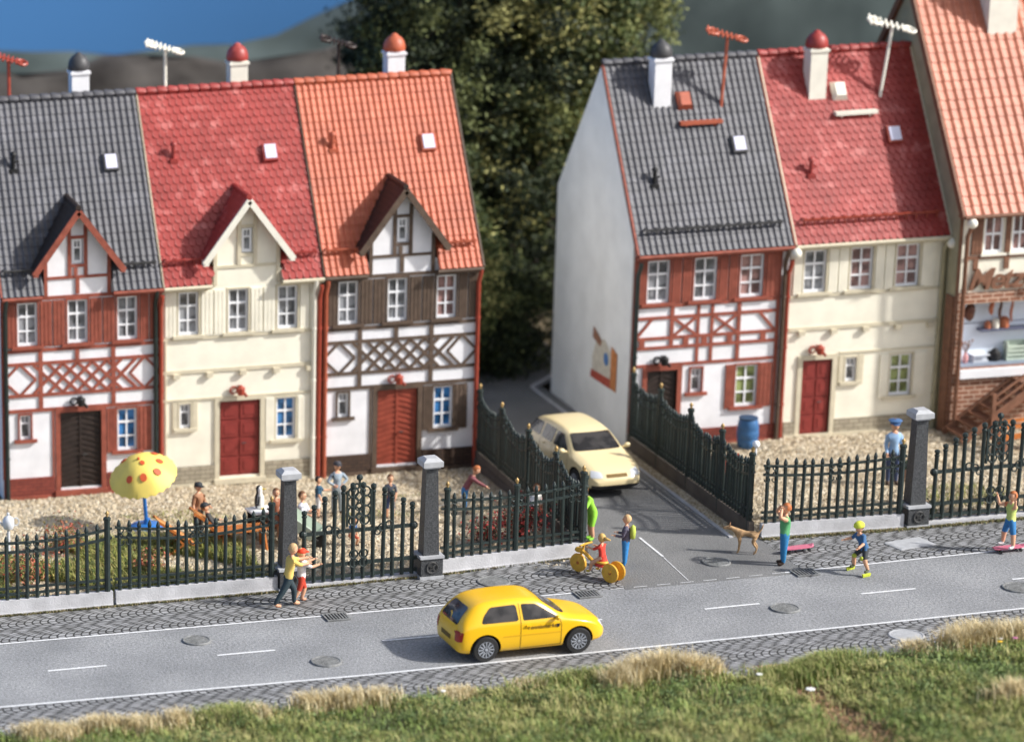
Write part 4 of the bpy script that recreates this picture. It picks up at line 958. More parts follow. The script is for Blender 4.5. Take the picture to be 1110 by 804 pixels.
# ---------------------------------------------------------------- vehicles
def car(name, label, loc, rz, paint, st, WH, r, wins, seams, Wd, extra, cat='car'):
    """body lofted through stations (x, zbottom, zbelt, ztop, half width belt, half width top); wheels at WH; windows, seams ray-projected on it"""
    root = empty(name, loc, rz, label, cat)
    me = bpy.data.meshes.new('body'); bm = bmesh.new(); rings = []
    for (x, zb, zl_, zt, wb, wt) in st:
        zm = zb+(zl_-zb)*.55
        half = [(0, zb), (wb*.8, zb), (wb*.96, zb+.05), (wb*1.0, zm), (wb*.975, zl_), (wt+(wb-wt)*.12, zt-.10*(zt-zl_)-.02), (wt*.82, zt), (0, zt+.02)]
        ring = [bm.verts.new((x, y, z)) for y, z in half]+[bm.verts.new((x, -y, z)) for y, z in half[-2:0:-1]]
        rings.append(ring)
    k = len(rings[0]); cl = bm.edges.layers.float.new('crease_edge')
    for a, c in zip(rings, rings[1:]):
        for i in range(k): bm.faces.new((a[i], a[(i+1) % k], c[(i+1) % k], c[i]))
    bm.faces.new(rings[0][::-1]); bm.faces.new(rings[-1])
    for ring in rings:
        pass
    bm.edges.ensure_lookup_table()
    for a, c in zip(rings, rings[1:]):
        for i in (1, 4, 6, k-1, k-4, k-6):
            e = bm.edges.get((a[i], c[i]))
            if e: e[cl] = .45
    bmesh.ops.recalc_face_normals(bm, faces=bm.faces); bm.to_mesh(me); bm.free()
    me.materials.append(paint); me.materials.append(M['black'])
    bo = bpy.data.objects.new('body', me); col.objects.link(bo)
    md = bo.modifiers.new('s', 'SUBSURF'); md.levels = 3; md.render_levels = 3
    cuts = []
    for wx in WH:
        c = MB(); c.lathe([(r*1.2, -Wd), (r*1.2, Wd)], 28, (wx, 0, r*.98), axis='y'); co = c.build('cut', M['black']); cuts.append(co)
        for sgn in (1,):
            md = bo.modifiers.new('b', 'BOOLEAN'); md.operation = 'DIFFERENCE'; md.object = co; md.solver = 'EXACT'
    # remove only the sides: add inner block back is not needed at this size
    dg = bpy.context.evaluated_depsgraph_get(); dg.update()
    ev = bo.evaluated_get(dg); me2 = bpy.data.meshes.new_from_object(ev)
    bo.modifiers.clear(); 
    bo2 = bpy.data.objects.new('tmp', me.copy()); col.objects.link(bo2); md = bo2.modifiers.new('s', 'SUBSURF'); md.levels = 3; dg = bpy.context.evaluated_depsgraph_get(); dg.update()
    bv = BVHTree.FromObject(bo2, dg); bpy.data.objects.remove(bo2)
    for c in cuts: bpy.data.objects.remove(c)
    me2.polygons.foreach_set('use_smooth', [True]*len(me2.polygons)); me2.set_sharp_from_angle(angle=R(38))
    bo.data = me2; bo.data.name = 'body'; bo.parent = root
    # dark under-tray and wheel housings
    b = MB(); x0, x1 = st[1][0]+.15, st[-2][0]-.15; b.box(x0, x1, -.45, .45, st[3][1]+.02, .62); b.build('underbody', M['black'], root)
    for wx in WH:
        for sy in (-1, 1):
            yy = sy*(Wd-.10)
            b = MB(); b.lathe([(r*.62, -.09), (r*.93, -.085), (r, -.05), (r, .05), (r*.93, .085), (r*.62, .09)], 26, (wx, yy, r), axis='y'); wo = b.build('wheel', M['tyre'], root, smooth='auto')
            b = MB(); f = sy*.075; b.lathe([(.02, 0), (r*.2, -.01*sy), (r*.55, .01*sy), (r*.62, .02*sy), (r*.66, -.03*sy)], 22, (wx, yy+f, r), axis='y')
            for q in range(12):
                a = q*math.pi/6; b.bar((wx+r*.2*math.cos(a), yy+f+.012*sy, r+r*.2*math.sin(a)), (wx+r*.58*math.cos(a), yy+f+.02*sy, r+r*.58*math.sin(a)), .022, .03)
            b.lathe([(r*.14, 0), (r*.12, .03*sy), (.01, .035*sy)], 10, (wx, yy+f, r), axis='y'); b.build('rim', M['rim'], wo, smooth='auto')
    def proj(outline, axis, sgn, off, nm, m_, parent=root, sub=.07, arc=False):
        """outline in the plane normal to axis, refined and shot onto the body"""
        bm = bmesh.new(); vs_ = [bm.verts.new((p[0], p[1], 0)) for p in outline]; bm.faces.new(vs_)
        bmesh.ops.triangulate(bm, faces=bm.faces)
        for _ in range(5):
            es = [e for e in bm.edges if e.calc_length() > sub]
            if not es: break
            bmesh.ops.subdivide_edges(bm, edges=es, cuts=1); bmesh.ops.triangulate(bm, faces=bm.faces)
        ok = {}
        for v in bm.verts:
            if axis == 'y': o_ = Vector((v.co.x, sgn*3, v.co.y)); dr_ = Vector((0, -sgn, 0))
            else: o_ = Vector((sgn*8, v.co.x, v.co.y)); dr_ = Vector((-sgn, 0, 0))
            hit = bv.ray_cast(o_, dr_)
            ok[v] = (hit[0]+hit[1]*off) if hit[0] is not None else None
        for v in list(bm.verts):
            if ok[v] is None: bm.verts.remove(v)
            else: v.co = ok[v]
        me_ = bpy.data.meshes.new(nm); bm.to_mesh(me_); bm.free(); me_.materials.append(m_); me_.polygons.foreach_set('use_smooth', [True]*len(me_.polygons))
        o_ = bpy.data.objects.new(nm, me_); col.objects.link(o_); o_.parent = parent; return o_
    for (outline, axis, sgn, nm, m_) in wins: proj(outline, axis, sgn, .008, nm, M[m_] if isinstance(m_, str) else m_)
    for (pts, sgn, nm, m_, wd) in seams:
        ol = []
        for a, c in zip(pts, pts[1:]):
            d = Vector((c[0]-a[0], c[1]-a[1])).normalized(); nn = Vector((-d.y, d.x))*wd/2
            proj([(a[0]-nn.x, a[1]-nn.y), (c[0]-nn.x, c[1]-nn.y), (c[0]+nn.x, c[1]+nn.y), (a[0]+nn.x, a[1]+nn.y)], 'y', sgn, .006, nm, m_)
    extra(root, bv, proj)
    return root
def rounded(pts, r=.05, n=4):
    out = []
    k = len(pts)
    for i in range(k):
        p = Vector(pts[i]); a = (Vector(pts[i-1])-p); c = (Vector(pts[(i+1) % k])-p); ra = min(r, a.length*.45); rc = min(r, c.length*.45); a = p+a.normalized()*ra; c = p+c.normalized()*rc
        for j in range(n+1):
            t = j/n; out.append(tuple((a*(1-t)**2+p*2*t*(1-t)+c*t*t)))
    return out
# yellow three-door hatchback, front towards +x
st = [(0.0, .36, .56, .62, .60, .50), (.05, .26, .72, .86, .76, .62), (.16, .22, .88, 1.06, .83, .64), (.36, .2, .93, 1.27, .845, .62), (.56, .2, .95, 1.41, .85, .61), (.85, .2, .955, 1.465, .85, .605), (1.45, .2, .95, 1.49, .85, .61), (1.95, .2, .94, 1.47, .85, .61),
      (2.2, .2, .93, 1.40, .85, .62), (2.5, .2, .93, 1.19, .85, .66), (2.8, .2, .92, 1.01, .845, .70), (3.1, .2, .86, .955, .84, .69), (3.5, .22, .76, .88, .81, .64), (3.75, .24, .64, .77, .72, .56), (3.86, .28, .52, .62, .60, .46), (3.90, .36, .46, .50, .5, .4)]
G1 = rounded([(.60, .99), (.68, 1.16), (.86, 1.345), (1.52, 1.365), (1.56, .99)], .07)
G2 = rounded([(1.68, .99), (1.66, 1.365), (2.02, 1.34), (2.52, 1.03), (2.56, .99)], .04)
RW = rounded([(-.53, .92), (-.43, 1.31), (.43, 1.31), (.53, .92)], .09); WS = rounded([(-.66, 1.03), (-.54, 1.37), (.54, 1.37), (.66, 1.03)], .07)
wins = [(G1, 'y', -1, 'side_window', 'carglass'), (G2, 'y', -1, 'side_window', 'carglass'), (G1, 'y', 1, 'side_window', 'carglass'), (G2, 'y', 1, 'side_window', 'carglass'),
        (RW, 'x', -1, 'rear_window', 'carglass2'), (WS, 'x', 1, 'windscreen', 'carglass2'),
        (rounded([(.56, .55), (.54, .82), (.73, .82), (.76, .55)], .04), 'x', -1, 'tail_light', 'taillamp'), (rounded([(-.56, .55), (-.54, .82), (-.73, .82), (-.76, .55)], .04), 'x', -1, 'tail_light', 'taillamp'),
        (rounded([(.0, .56), (.0, .82), (.16, .80), (.12, .56)], .03), 'y', -1, 'tail_light', 'taillamp'),
        (rounded([(.42, .56), (.44, .72), (.64, .74), (.66, .58)], .04), 'x', 1, 'headlight', 'lamp'), (rounded([(-.42, .56), (-.44, .72), (-.64, .74), (-.66, .58)], .04), 'x', 1, 'headlight', 'lamp'),
        ([(-.3, .5), (-.3, .62), (.3, .62), (.3, .5)], 'x', -1, 'number_plate_recess', 'seam')]
seams = []
for s in (-1, 1):
    seams += [([(1.61, .27), (1.61, .94), (1.6, 1.38)], s, 'door_seam', M['seam'], .014), ([(2.62, .98), (2.66, .8), (2.66, .3)], s, 'door_seam', M['seam'], .014), ([(1.61, .27), (2.66, .3)], s, 'door_seam', M['seam'], .014),
              ([(1.16, .62), (2.64, .62)], s, 'side_moulding', mat('deep_yellow_trim'+str(s), (.70, .38, .01), .5, .02), .03)]
def ex(root, bv, proj):
    for sy in (-1, 1):
        b = MB(); b.ball((2.52, sy*.92, 1.02), .085, 8, sx=.7, sy=.9, sz=.8); b.bar((2.52, sy*.8, .99), (2.52, sy*.9, 1.0), .05, .05); b.build('wing_mirror', M['yellowpaint'], root, smooth=True)
        b = MB(); b.box(1.74, 1.88, sy*.865-.02, sy*.865+.02, .84, .875); b.build('handle', M['yellowpaint'], root)
    b = MB(); b.torus((.13, .1, .93), .16, .03, (.15, .96, .1), (.35, 0, .93), 14, 6, (math.pi*.5, math.pi*1.5)); b.build('hatch_handle', M['yellowpaint'], root, smooth=True)
    # lettering and small crest on the door
    cu = bpy.data.curves.new('t', 'FONT'); cu.body = 'Tennismarkt'; cu.size = .15; cu.extrude = 0; cu.fill_mode = 'FRONT'; cu.shear = .25; cu.offset = .002
    to = bpy.data.objects.new('tmp', cu); col.objects.link(to); dg = bpy.context.evaluated_depsgraph_get(); me = bpy.data.meshes.new_from_object(to.evaluated_get(dg)); bpy.data.objects.remove(to)
    me.materials.clear(); me.materials.append(mat('brown_lettering', (.13, .07, .01), .6, .02))
    for v in me.vertices:
        h = bv.ray_cast(Vector((v.co.x+1.76, -3, v.co.y+.755)), Vector((0, 1, 0))); v.co = h[0]+Vector((0, -.008-v.co.z, 0))
    o = bpy.data.objects.new('door_lettering', me); col.objects.link(o); o.parent = root
    proj(rounded([(2.53, .76), (2.53, .84), (2.61, .84), (2.62, .79), (2.57, .74)], .015), 'y', -1, .01, 'door_crest', M['black'])
    b = MB(); b.tube([(2.62, -.5, 1.06), (2.66, .1, 1.05)], .012, 5); b.tube([(2.62, .05, 1.06), (2.66, .6, 1.05)], .012, 5); b.build('wiper', M['black'], root)
    b = MB(); b.box(.42, 1.0, -.3, .3, .7, 1.0) if False else b.tube([(3.93, -.28, .52), (3.95, .28, .52)], .03, 6); b.build('grille', M['seam'], root)
car('yellow_car', 'golden yellow three door hatchback driving in the near lane', (3.28, -15.62, 0.012), R(3.2), M['yellowpaint'], st, (.72, 3.12), .33, wins, seams, .86, ex).scale = (.97, .97, .97)
# cream beige estate car, front towards +x (turned to face the main road)
st = [(0.0, .36, .58, .64, .60, .52), (.05, .26, .80, .92, .80, .66), (.16, .22, .90, 1.12, .85, .68), (.36, .2, .93, 1.32, .86, .66), (.62, .2, .94, 1.42, .865, .65), (1.2, .2, .94, 1.47, .87, .65), (1.9, .2, .94, 1.47, .87, .65),
      (2.45, .2, .93, 1.42, .87, .65), (2.75, .2, .92, 1.24, .87, .68), (3.15, .2, .90, 1.0, .865, .72), (3.5, .2, .85, .945, .86, .72), (3.95, .22, .75, .86, .83, .68), (4.25, .25, .62, .74, .74, .6), (4.4, .30, .50, .58, .62, .5), (4.44, .38, .46, .5, .5, .4)]
G0 = rounded([(.25, .98), (.42, 1.3), (1.05, 1.34), (1.08, .98)], .06); G1 = rounded([(1.16, .98), (1.16, 1.35), (1.88, 1.35), (1.88, .98)], .05); G2 = rounded([(1.97, .98), (1.97, 1.35), (2.35, 1.33), (2.86, 1.02), (2.88, .98)], .05)
WS = rounded([(-.68, 1.04), (-.57, 1.38), (.57, 1.38), (.68, 1.04)], .06); RW = rounded([(-.6, .98), (-.52, 1.3), (.52, 1.3), (.6, .98)], .07)
wins = []
for s in (-1, 1):
    for g in (G0, G1, G2): wins.append((g, 'y', s, 'side_window', 'carglass2'))
wins += [(WS, 'x', 1, 'windscreen', 'carglass'), (RW, 'x', -1, 'rear_window', 'carglass'),
         (rounded([(.40, .60), (.42, .74), (.66, .77), (.72, .60)], .05), 'x', 1, 'headlight', 'lamp'), (rounded([(-.40, .60), (-.42, .74), (-.66, .77), (-.72, .60)], .05), 'x', 1, 'headlight', 'lamp'),
         ([(-.3, .6), (-.3, .68), (.3, .68), (.3, .6)], 'x', 1, 'grille', 'seam'), (rounded([(-.66, .24), (-.7, .40), (.7, .40), (.66, .24)], .03), 'x', 1, 'lower_bumper', 'black')]
seams = []
for s in (-1, 1):
    seams += [([(1.92, .3), (1.92, .94)], s, 'door_seam', M['seam'], .014), ([(1.12, .5), (1.12, .94)], s, 'door_seam', M['seam'], .014), ([(2.98, .96), (3.0, .35)], s, 'door_seam', M['seam'], .014), ([(1.32, .5), (3.02, .5)], s, 'side_moulding', M['creamtrim'], .03)]
def ex2(root, bv, proj):
    for sy in (-1, 1):
        b = MB(); b.ball((2.86, sy*.97, 1.02), .1, 8, sx=.6, sy=1, sz=.75); b.bar((2.86, sy*.82, .99), (2.86, sy*.95, 1.0), .05, .05); b.build('wing_mirror', M['beigepaint'], root, smooth=True)
        for hx in (1.3, 2.1): b = MB(); b.box(hx, hx+.14, sy*.885-.02, sy*.885+.02, .84, .875); b.build('handle', M['beigepaint'], root)
    b = MB(); b.tube([(3.0, -.55, 1.07), (3.04, 0, 1.06)], .012, 5); b.tube([(3.0, 0, 1.07), (3.04, .55, 1.06)], .012, 5); b.build('wiper', M['black'], root)
car('estate_car', 'cream beige estate car coming down the side street between the fences', (11.35, -.25, .006), R(-86), M['beigepaint'], st, (.85, 3.5), .33, wins, seams, .87, ex2)

# ---------------------------------------------------------------- people and animals
SKIN = mat('painted_skin', (.66, .36, .22), .6, .06)
def cm(c, nm='cloth'): return mat(nm, c, .7, .1, 20)
HM = dict(blond=mat('blond_hair', (.60, .38, .12), .6, .15, 30), red=mat('ginger_hair', (.42, .13, .04), .6, .15, 30), brown=mat('brown_hair', (.15, .07, .03), .6, .15, 30), black=mat('dark_hair', (.03, .02, .02), .6, .15, 30), tan=mat('sandy_hair', (.55, .36, .18), .6, .15, 30))
def skin_mesh(verts, edges, radii, root=0, sub=1):
    me = bpy.data.meshes.new('t'); bm = bmesh.new(); sk = bm.verts.layers.skin.verify()
    vs_ = [bm.verts.new(v) for v in verts]
    for a, c in edges: bm.edges.new((vs_[a], vs_[c]))
    for i, v in enumerate(vs_):
        r = radii[i]; v[sk].radius = r if isinstance(r, tuple) else (r, r); v[sk].use_root = (i == root)
    bm.to_mesh(me); bm.free()
    o = bpy.data.objects.new('t', me); col.objects.link(o)
    o.modifiers.new('k', 'SKIN'); s = o.modifiers.new('s', 'SUBSURF'); s.levels = sub; s.render_levels = sub
    dg = bpy.context.evaluated_depsgraph_get(); dg.update(); out = bpy.data.meshes.new_from_object(o.evaluated_get(dg)); bpy.data.objects.remove(o)
    return out
GK = 1.28
def person(label, loc, rz, H, shirt, pants, hair='brown', shoe=(.05, .03, .02), arms=None, legs=None, lean=(0, 0, 1), sleeve='short', trousers='long', hip=None, seat=None, headk=1.08, headdir=None, hat=None, group=None, neckcap=0, pack=None, skirt=None, longhair=False):
    root = empty('person', loc, rz, label, 'person', group)
    V = Vector
    arms = arms or [((.05, .12, -1), (.2, .05, -1)), ((.05, -.12, -1), (.2, -.05, -1))]
    legs = legs or [((.02, .05, -1), (0, 0, -1)), ((.02, -.05, -1), (0, 0, -1))]
    lean = V(lean).normalized()
    th, sh = .235*H, .225*H
    feet = []
    low = min((V(a).normalized()*th+V(c).normalized()*sh).z for a, c in legs)
    pel = V((0, 0, -low+.045*H)) if seat is None else V((0, 0, seat+.06*H))
    side = V((0, 1, 0))
    vs_, ed, rad, bone = [], [], [], []
    def add(p, r, par=None, b=''):
        vs_.append(p); rad.append(r*H*GK if not isinstance(r, tuple) else (r[0]*H*GK, r[1]*H*GK)); bone.append(b)
        if par is not None: ed.append((par, len(vs_)-1))
        return len(vs_)-1
    segs = []
    def seg(a, c, kind): segs.append((vs_[a], vs_[c], kind))
    P = add(pel, (.072, .058)); W = add(pel+lean*.10*H, (.068, .052), P); C = add(pel+lean*.22*H, (.082, .058), W); K = add(pel+lean*.30*H, (.058, .045), C); Nn = add(pel+lean*.345*H, .028, K)
    hd = V(headdir).normalized() if headdir else lean
    seg(P, K, 'shirt')
    HC = vs_[Nn]+hd*.035*H; H1_ = add(HC, .030, Nn); seg(K, H1_, 'skin')
    for i, (a, c) in enumerate(arms):
        s = 1 if i == 0 else -1
        S_ = add(vs_[K]+side*s*.092*H-lean*.01*H, .036, K); E_ = add(vs_[S_]+V(a).normalized()*.165*H, .027, S_); Wr = add(vs_[E_]+V(c).normalized()*.14*H, .019, E_); hnd = add(vs_[Wr]+V(c).normalized()*.04*H, (.024, .014), Wr)
        seg(K, S_, 'shirt'); seg(S_, E_, 'shirt'); seg(E_, hnd, 'shirt' if sleeve == 'long' else 'skin'); 
        if sleeve == 'long': segs[-1] = (vs_[E_], vs_[Wr], 'shirt'); seg(Wr, hnd, 'skin')
        if sleeve == 'none': segs[-2] = (vs_[S_], vs_[E_], 'skin')
        if i == 0: hands = []
        hands.append((vs_[hnd], V(c).normalized(), s))
    for i, (a, c) in enumerate(legs):
        s = 1 if i == 0 else -1
        L0 = add(vs_[P]+side*s*.05*H-V((0, 0, .02*H)), .055, P); Kn = add(vs_[L0]+V(a).normalized()*th*.95, .040, L0); An = add(vs_[Kn]+V(c).normalized()*sh*.93, .026, Kn)
        fd = V((1, s*.15, 0)) if abs(V(c).normalized().z) > .3 else V((0, 0, 1))
        F = add(vs_[An]+fd*.03*H-V((0, 0, .025*H)), .027, An); T_ = add(vs_[F]+fd*.07*H, .02, F)
        seg(L0, Kn, 'pants' if trousers != 'bare' else 'skin'); seg(Kn, An, 'pants' if trousers == 'long' else 'skin'); seg(An, F, 'shoe'); seg(F, T_, 'shoe'); seg(P, L0, 'pants')
    me = skin_mesh(vs_, ed, rad)
    # head, face, fingers in the same mesh
    bm = bmesh.new(); bm.from_mesh(me)
    hr = .068*H*headk; hc = HC+hd*hr*1.05
    f = V((1, 0, 0)); f = (f-hd*f.dot(hd)).normalized(); sd_ = hd.cross(f)
    mt_ = Matrix((f, sd_, hd)).transposed().to_4x4(); mt_.translation = hc
    g = bmesh.ops.create_uvsphere(bm, u_segments=14, v_segments=10, radius=hr, matrix=mt_ @ Matrix.Diagonal((.95, .82, 1.15, 1)))
    bmesh.ops.create_cone(bm, segments=5, radius1=hr*.18, radius2=hr*.04, depth=hr*.4, cap_ends=True, matrix=mt_ @ Matrix.Translation((hr*.98, 0, -.08*hr)) @ Matrix.Rotation(R(60), 4, 'Y'))
    for s in (-1, 1): bmesh.ops.create_uvsphere(bm, u_segments=6, v_segments=4, radius=hr*.2, matrix=mt_ @ Matrix.Translation((0, s*hr*.82, -.05*hr)) @ Matrix.Diagonal((.8, .4, 1.2, 1)))
    nskin = len(bm.faces)
    eyes = []
    for s in (-1, 1): e = bmesh.ops.create_uvsphere(bm, u_segments=6, v_segments=4, radius=hr*.12, matrix=mt_ @ Matrix.Translation((hr*.86, s*hr*.32, .12*hr))); eyes += e['verts']
    mo = bmesh.ops.create_cube(bm, size=1, matrix=mt_ @ Matrix.Translation((hr*.84, 0, -.45*hr)) @ Matrix.Diagonal((hr*.12, hr*.4, hr*.07, 1)))
    eyeset = set(v.index for v in bm.verts); bm.verts.index_update(); bm.faces.ensure_lookup_table()
    dark = set(id(v) for v in eyes+mo['verts'])
    for (hp, hdv, s) in hands:     # five short curled fingers, thumb from the side
        q = hdv.cross(V((0, 0, 1))); q = q.normalized() if q.length > .1 else V((0, 1, 0)); nn = hdv.cross(q)
        for k in range(5):
            off = (k-1.5)*.0105*H; ln = (.036, .042, .044, .038, .03)[k]*H
            if k == 4: st_ = hp-hdv*.012*H+q*.02*H; d1 = (hdv*.5+q*.9).normalized()
            else: st_ = hp+q*off+hdv*.004*H; d1 = hdv
            d2 = (d1+nn*.55).normalized(); r0 = .0052*H
            for (p0, p1, ra, rb_) in ((st_, st_+d1*ln*.55, r0, r0*.9), (st_+d1*ln*.53, st_+d1*ln*.55+d2*ln*.5, r0*.9, r0*.6)):
                dv = p1-p0; bmesh.ops.create_cone(bm, segments=5, radius1=ra, radius2=rb_, depth=dv.length, cap_ends=True, matrix=Matrix.Translation((p0+p1)/2) @ dv.to_track_quat('Z', 'Y').to_matrix().to_4x4())
    mats = {'shirt': 0, 'pants': 1, 'skin': 2, 'shoe': 3}
    def near(p):
        best = 9e9; kk = 'skin'
        for a, c, kd in segs:
            d = c-a; t = max(0, min(1, (p-a).dot(d)/max(1e-9, d.length_squared))); q = (p-(a+d*t)).length*(1.7 if kd == 'skin' and a != segs[1][0] and (a-vs_[K]).length < .4*H and abs((p-vs_[P]).dot(side)) < .075*H else 1)
            if q < best: best = q; kk = kd
        if kk == 'pants' and (p-vs_[P]).dot(lean) > .03*H: kk = 'shirt'
        if kk == 'shirt' and (p-vs_[P]).dot(lean) < .015*H and (p-vs_[P]).length < .12*H: kk = 'pants'
        return kk
    for fc in bm.faces:
        fc.smooth = True
        if all(id(v) in dark for v in fc.verts): fc.material_index = 4; continue
        c = fc.calc_center_median()
        fc.material_index = 2 if (c-hc).length < hr*1.3 else mats[near(c)]
    bm.to_mesh(me); bm.free(); me.name = 'body'
    for x in (cm(shirt, 'shirt_cloth'), cm(pants, 'trouser_cloth'), SKIN, cm(shoe, 'shoe_leather'), HM['black']): me.materials.append(x)
    bo = bpy.data.objects.new('body', me); col.objects.link(bo); bo.parent = root
    # hair
    hb = bmesh.new(); bmesh.ops.create_uvsphere(hb, u_segments=14, v_segments=10, radius=hr*1.12, matrix=mt_ @ Matrix.Translation((-.12*hr, 0, .12*hr)) @ Matrix.Diagonal((.95, .88, 1.1, 1)))
    kill = [v for v in hb.verts if (v.co-hc).dot(f) > hr*.25 and (v.co-hc).dot(hd) < hr*.55 or (v.co-hc).dot(hd) < -hr*(.9 if longhair else .35)]
    bmesh.ops.delete(hb, geom=kill, context='VERTS')
    if longhair:
        dv = (-f*.7-V((0, 0, 1))).normalized() if longhair != 'fly' else (-f+V((0, 0, -.1))).normalized()
        p0 = hc-f*hr*.9; p1 = p0+dv*hr*1.9
        bmesh.ops.create_cone(hb, segments=8, radius1=hr*.6, radius2=hr*.2, depth=(p1-p0).length, cap_ends=True, matrix=Matrix.Translation((p0+p1)/2) @ dv.to_track_quat('Z', 'Y').to_matrix().to_4x4())
    for fc in hb.faces: fc.smooth = True
    hm = bpy.data.meshes.new('hair'); hb.to_mesh(hm); hb.free(); hm.materials.append(HM[hair]); ho = bpy.data.objects.new('hair', hm); col.objects.link(ho); ho.parent = root
    if hat:
        kind, hc_ = hat; b = MB(); n0 = 14; prof = [(1.12, .28), (1.16, .45), (1.08, .8), (.8, 1.12), (.4, 1.28), (.02, 1.32)]
        b.lathe([(r_0*hr, z*hr) for r_0, z in prof], 14, sy=.92)
        if kind in ('cap', 'peak'): b.poly([(.9*hr, -.75*hr, .3*hr), (1.75*hr, -.45*hr, .26*hr), (1.85*hr, 0, .25*hr), (1.75*hr, .45*hr, .26*hr), (.9*hr, .75*hr, .3*hr)], (0, 0, .1*hr))
        if kind == 'peak': b.lathe([(1.25*hr, .75*hr), (1.45*hr, .95*hr), (1.2*hr, 1.15*hr), (.02, 1.2*hr)], 14)
        if kind == 'helmet': b.lathe([(1.3*hr, .2*hr), (1.36*hr, .4*hr), (1.2*hr, .95*hr), (.7*hr, 1.4*hr), (.02, 1.5*hr)], 14, sy=.88)
        o = b.build(kind if kind == 'helmet' else 'cap', cm(hc_, 'hat_cloth'), root, smooth='auto'); o.matrix_local = mt_
    if pack:
        b = MB(); c = vs_[C]-f*.115*H
        b.lathe([(.02, -.15*H), (.07*H, -.13*H), (.085*H, 0), (.07*H, .1*H), (.02, .14*H)], 10, (c.x-.01*H, c.y, c.z), sx=.7)
        o = b.build('backpack', cm(pack, 'backpack_cloth'), root, smooth=True)
    if skirt:
        b = MB(); p = vs_[P]; b.lathe([(.085*H, .06*H), (.1*H, 0), (.14*H, -.1*H), (.16*H, -.17*H), (.14*H, -.172*H)], 14, tuple(p)); b.build('skirt', cm(skirt, 'skirt_cloth'), root, smooth='auto')
    return root
UP = (0, 0, 1)
# striding couple by the left pillar
person('barefoot adult in yellow shirt and dark trousers striding with arm outstretched', (.55, -11.42, .006), R(6), 1.66, (.74, .52, .14), (.03, .05, .06), 'tan', shoe=(.66, .36, .22),
       arms=[((.8, .1, -.25), (1, 0, .08)), ((.7, .3, -.5), (1, .3, 0))], legs=[((.55, 0, -.85), (.0, 0, -1)), ((-.5, 0, -.85), (-.55, 0, -.85))], lean=(.18, 0, 1), headk=1.05)
person('child in red cap, white top and red shorts held beside the adult in yellow', (.98, -11.12, .006), R(8), 1.38, (.78, .72, .70), (.55, .06, .03), 'tan', shoe=(.6, .3, .2), trousers='short',
       arms=[((.8, .2, -.3), (1, 0, .3)), ((.8, -.2, -.4), (1, .1, .2))], legs=[((.4, 0, -.9), (-.3, 0, -1)), ((-.3, 0, -.95), (-.5, 0, -.8))], hat=('cap', (.70, .06, .02)), headk=1.15)
# child with backpack
person('child in dark jacket and blue jeans with lime backpack, standing at the street corner', (9.75, -10.3, .006), R(150), 1.32, (.10, .09, .13), (.03, .20, .48), 'tan', sleeve='long', pack=(.42, .50, .08), headk=1.15,
       arms=[((.3, .15, -1), (.9, .0, .1)), ((.2, -.15, -1), (.9, 0, .1))])
# person in lime shirt behind the corner post
person('person in lime green shirt and shorts bending behind the corner fence post', (9.72, -8.0, .006), R(195), 1.55, (.28, .62, .05), (.28, .62, .05), 'brown', trousers='short', shoe=(.25, .60, .05),
       arms=[((.7, .3, -.6), (.6, .1, -1)), ((.2, -.4, -.8), (.5, -.1, -1))], lean=(.5, 0, 1), legs=[((.3, .02, -1), (-.2, 0, -1)), ((.0, -.1, -1), (-.1, 0, -1))])
# woman / man in green with raised arms
person('ginger person in green vest and blue jeans with both arms raised, on the pavement', (13.66, -11.05, .006), R(165), 1.56, (.10, .34, .14), (.03, .20, .42), 'red', sleeve='none',
       arms=[((.6, .5, .35), (-.25, -.75, .75)), ((.6, -.5, .35), (-.25, .75, .75))], headk=1.1)
# rollerblading child
sk_ = person('crouching child in yellow helmet and dark shorts on inline skates', (15.3, -12.12, .09), R(200), 1.34, (.04, .12, .26), (.03, .035, .04), 'brown', trousers='short', shoe=(.08, .09, .04),
       arms=[((.5, .5, -.6), (.6, .1, -.2)), ((-.1, -.6, -.5), (.7, -.2, -.1))], legs=[((.6, .45, -.8), (-.3, .25, -1)), ((.45, -.5, -.8), (-.35, -.2, -1))], lean=(.45, 0, 1), hat=('helmet', (.60, .66, .06)), headk=1.2, headdir=(.15, 0, 1))
for (x, y) in ((.10, .30), (.02, -.33)):
    b = MB(); b.box(x-.06, x+.2, y-.025, y+.025, -.03, .0)
    for k in range(4): b.lathe([(.03, -.015), (.03, .015)], 8, (x-.03+k*.065, y, -.055), axis='y')
    b.build('skate', cm((.55, .62, .05), 'lime_skate'), sk_)
for (x, y, z) in ((.19, .13, .36), (.16, -.16, .36)):
    b = MB(); b.ball((x, y, z), .06, 8); b.build('knee_pad', cm((.5, .55, .06), 'lime_pad'), sk_, smooth=True)
def skateboard(loc, rz, label, z=0):
    root = empty('skateboard', loc, rz, label, 'skateboard', 'pink skateboards')
    b = MB(); L_, w_ = .46, .13; pts = []
    n = 14
    for k in range(n): a = 2*math.pi*k/n; pts.append((L_*math.copysign(abs(math.cos(a))**.6, math.cos(a)), w_*math.copysign(abs(math.sin(a))**.7, math.sin(a)), .10+(.05 if abs(math.cos(a)) > .93 else 0)))
    b.poly(pts, (0, 0, .025)); b.build('deck', M['pinkboard'], root)
    for x in (-.28, .28):
        b = MB(); b.box(x-.03, x+.03, -.09, .09, .05, .1)
        for y in (-.11, .11): b.lathe([(.04, -.02), (.04, .02)], 10, (x, y, .04), axis='y')
        b.build('wheels', M['black'], root)
skateboard((14.4, -10.2, .03), R(8), 'pink skateboard lying on the setts right of the person in green')
skateboard((19.55, -11.35, .006), R(4), 'pink skateboard under the ginger child in lime vest')
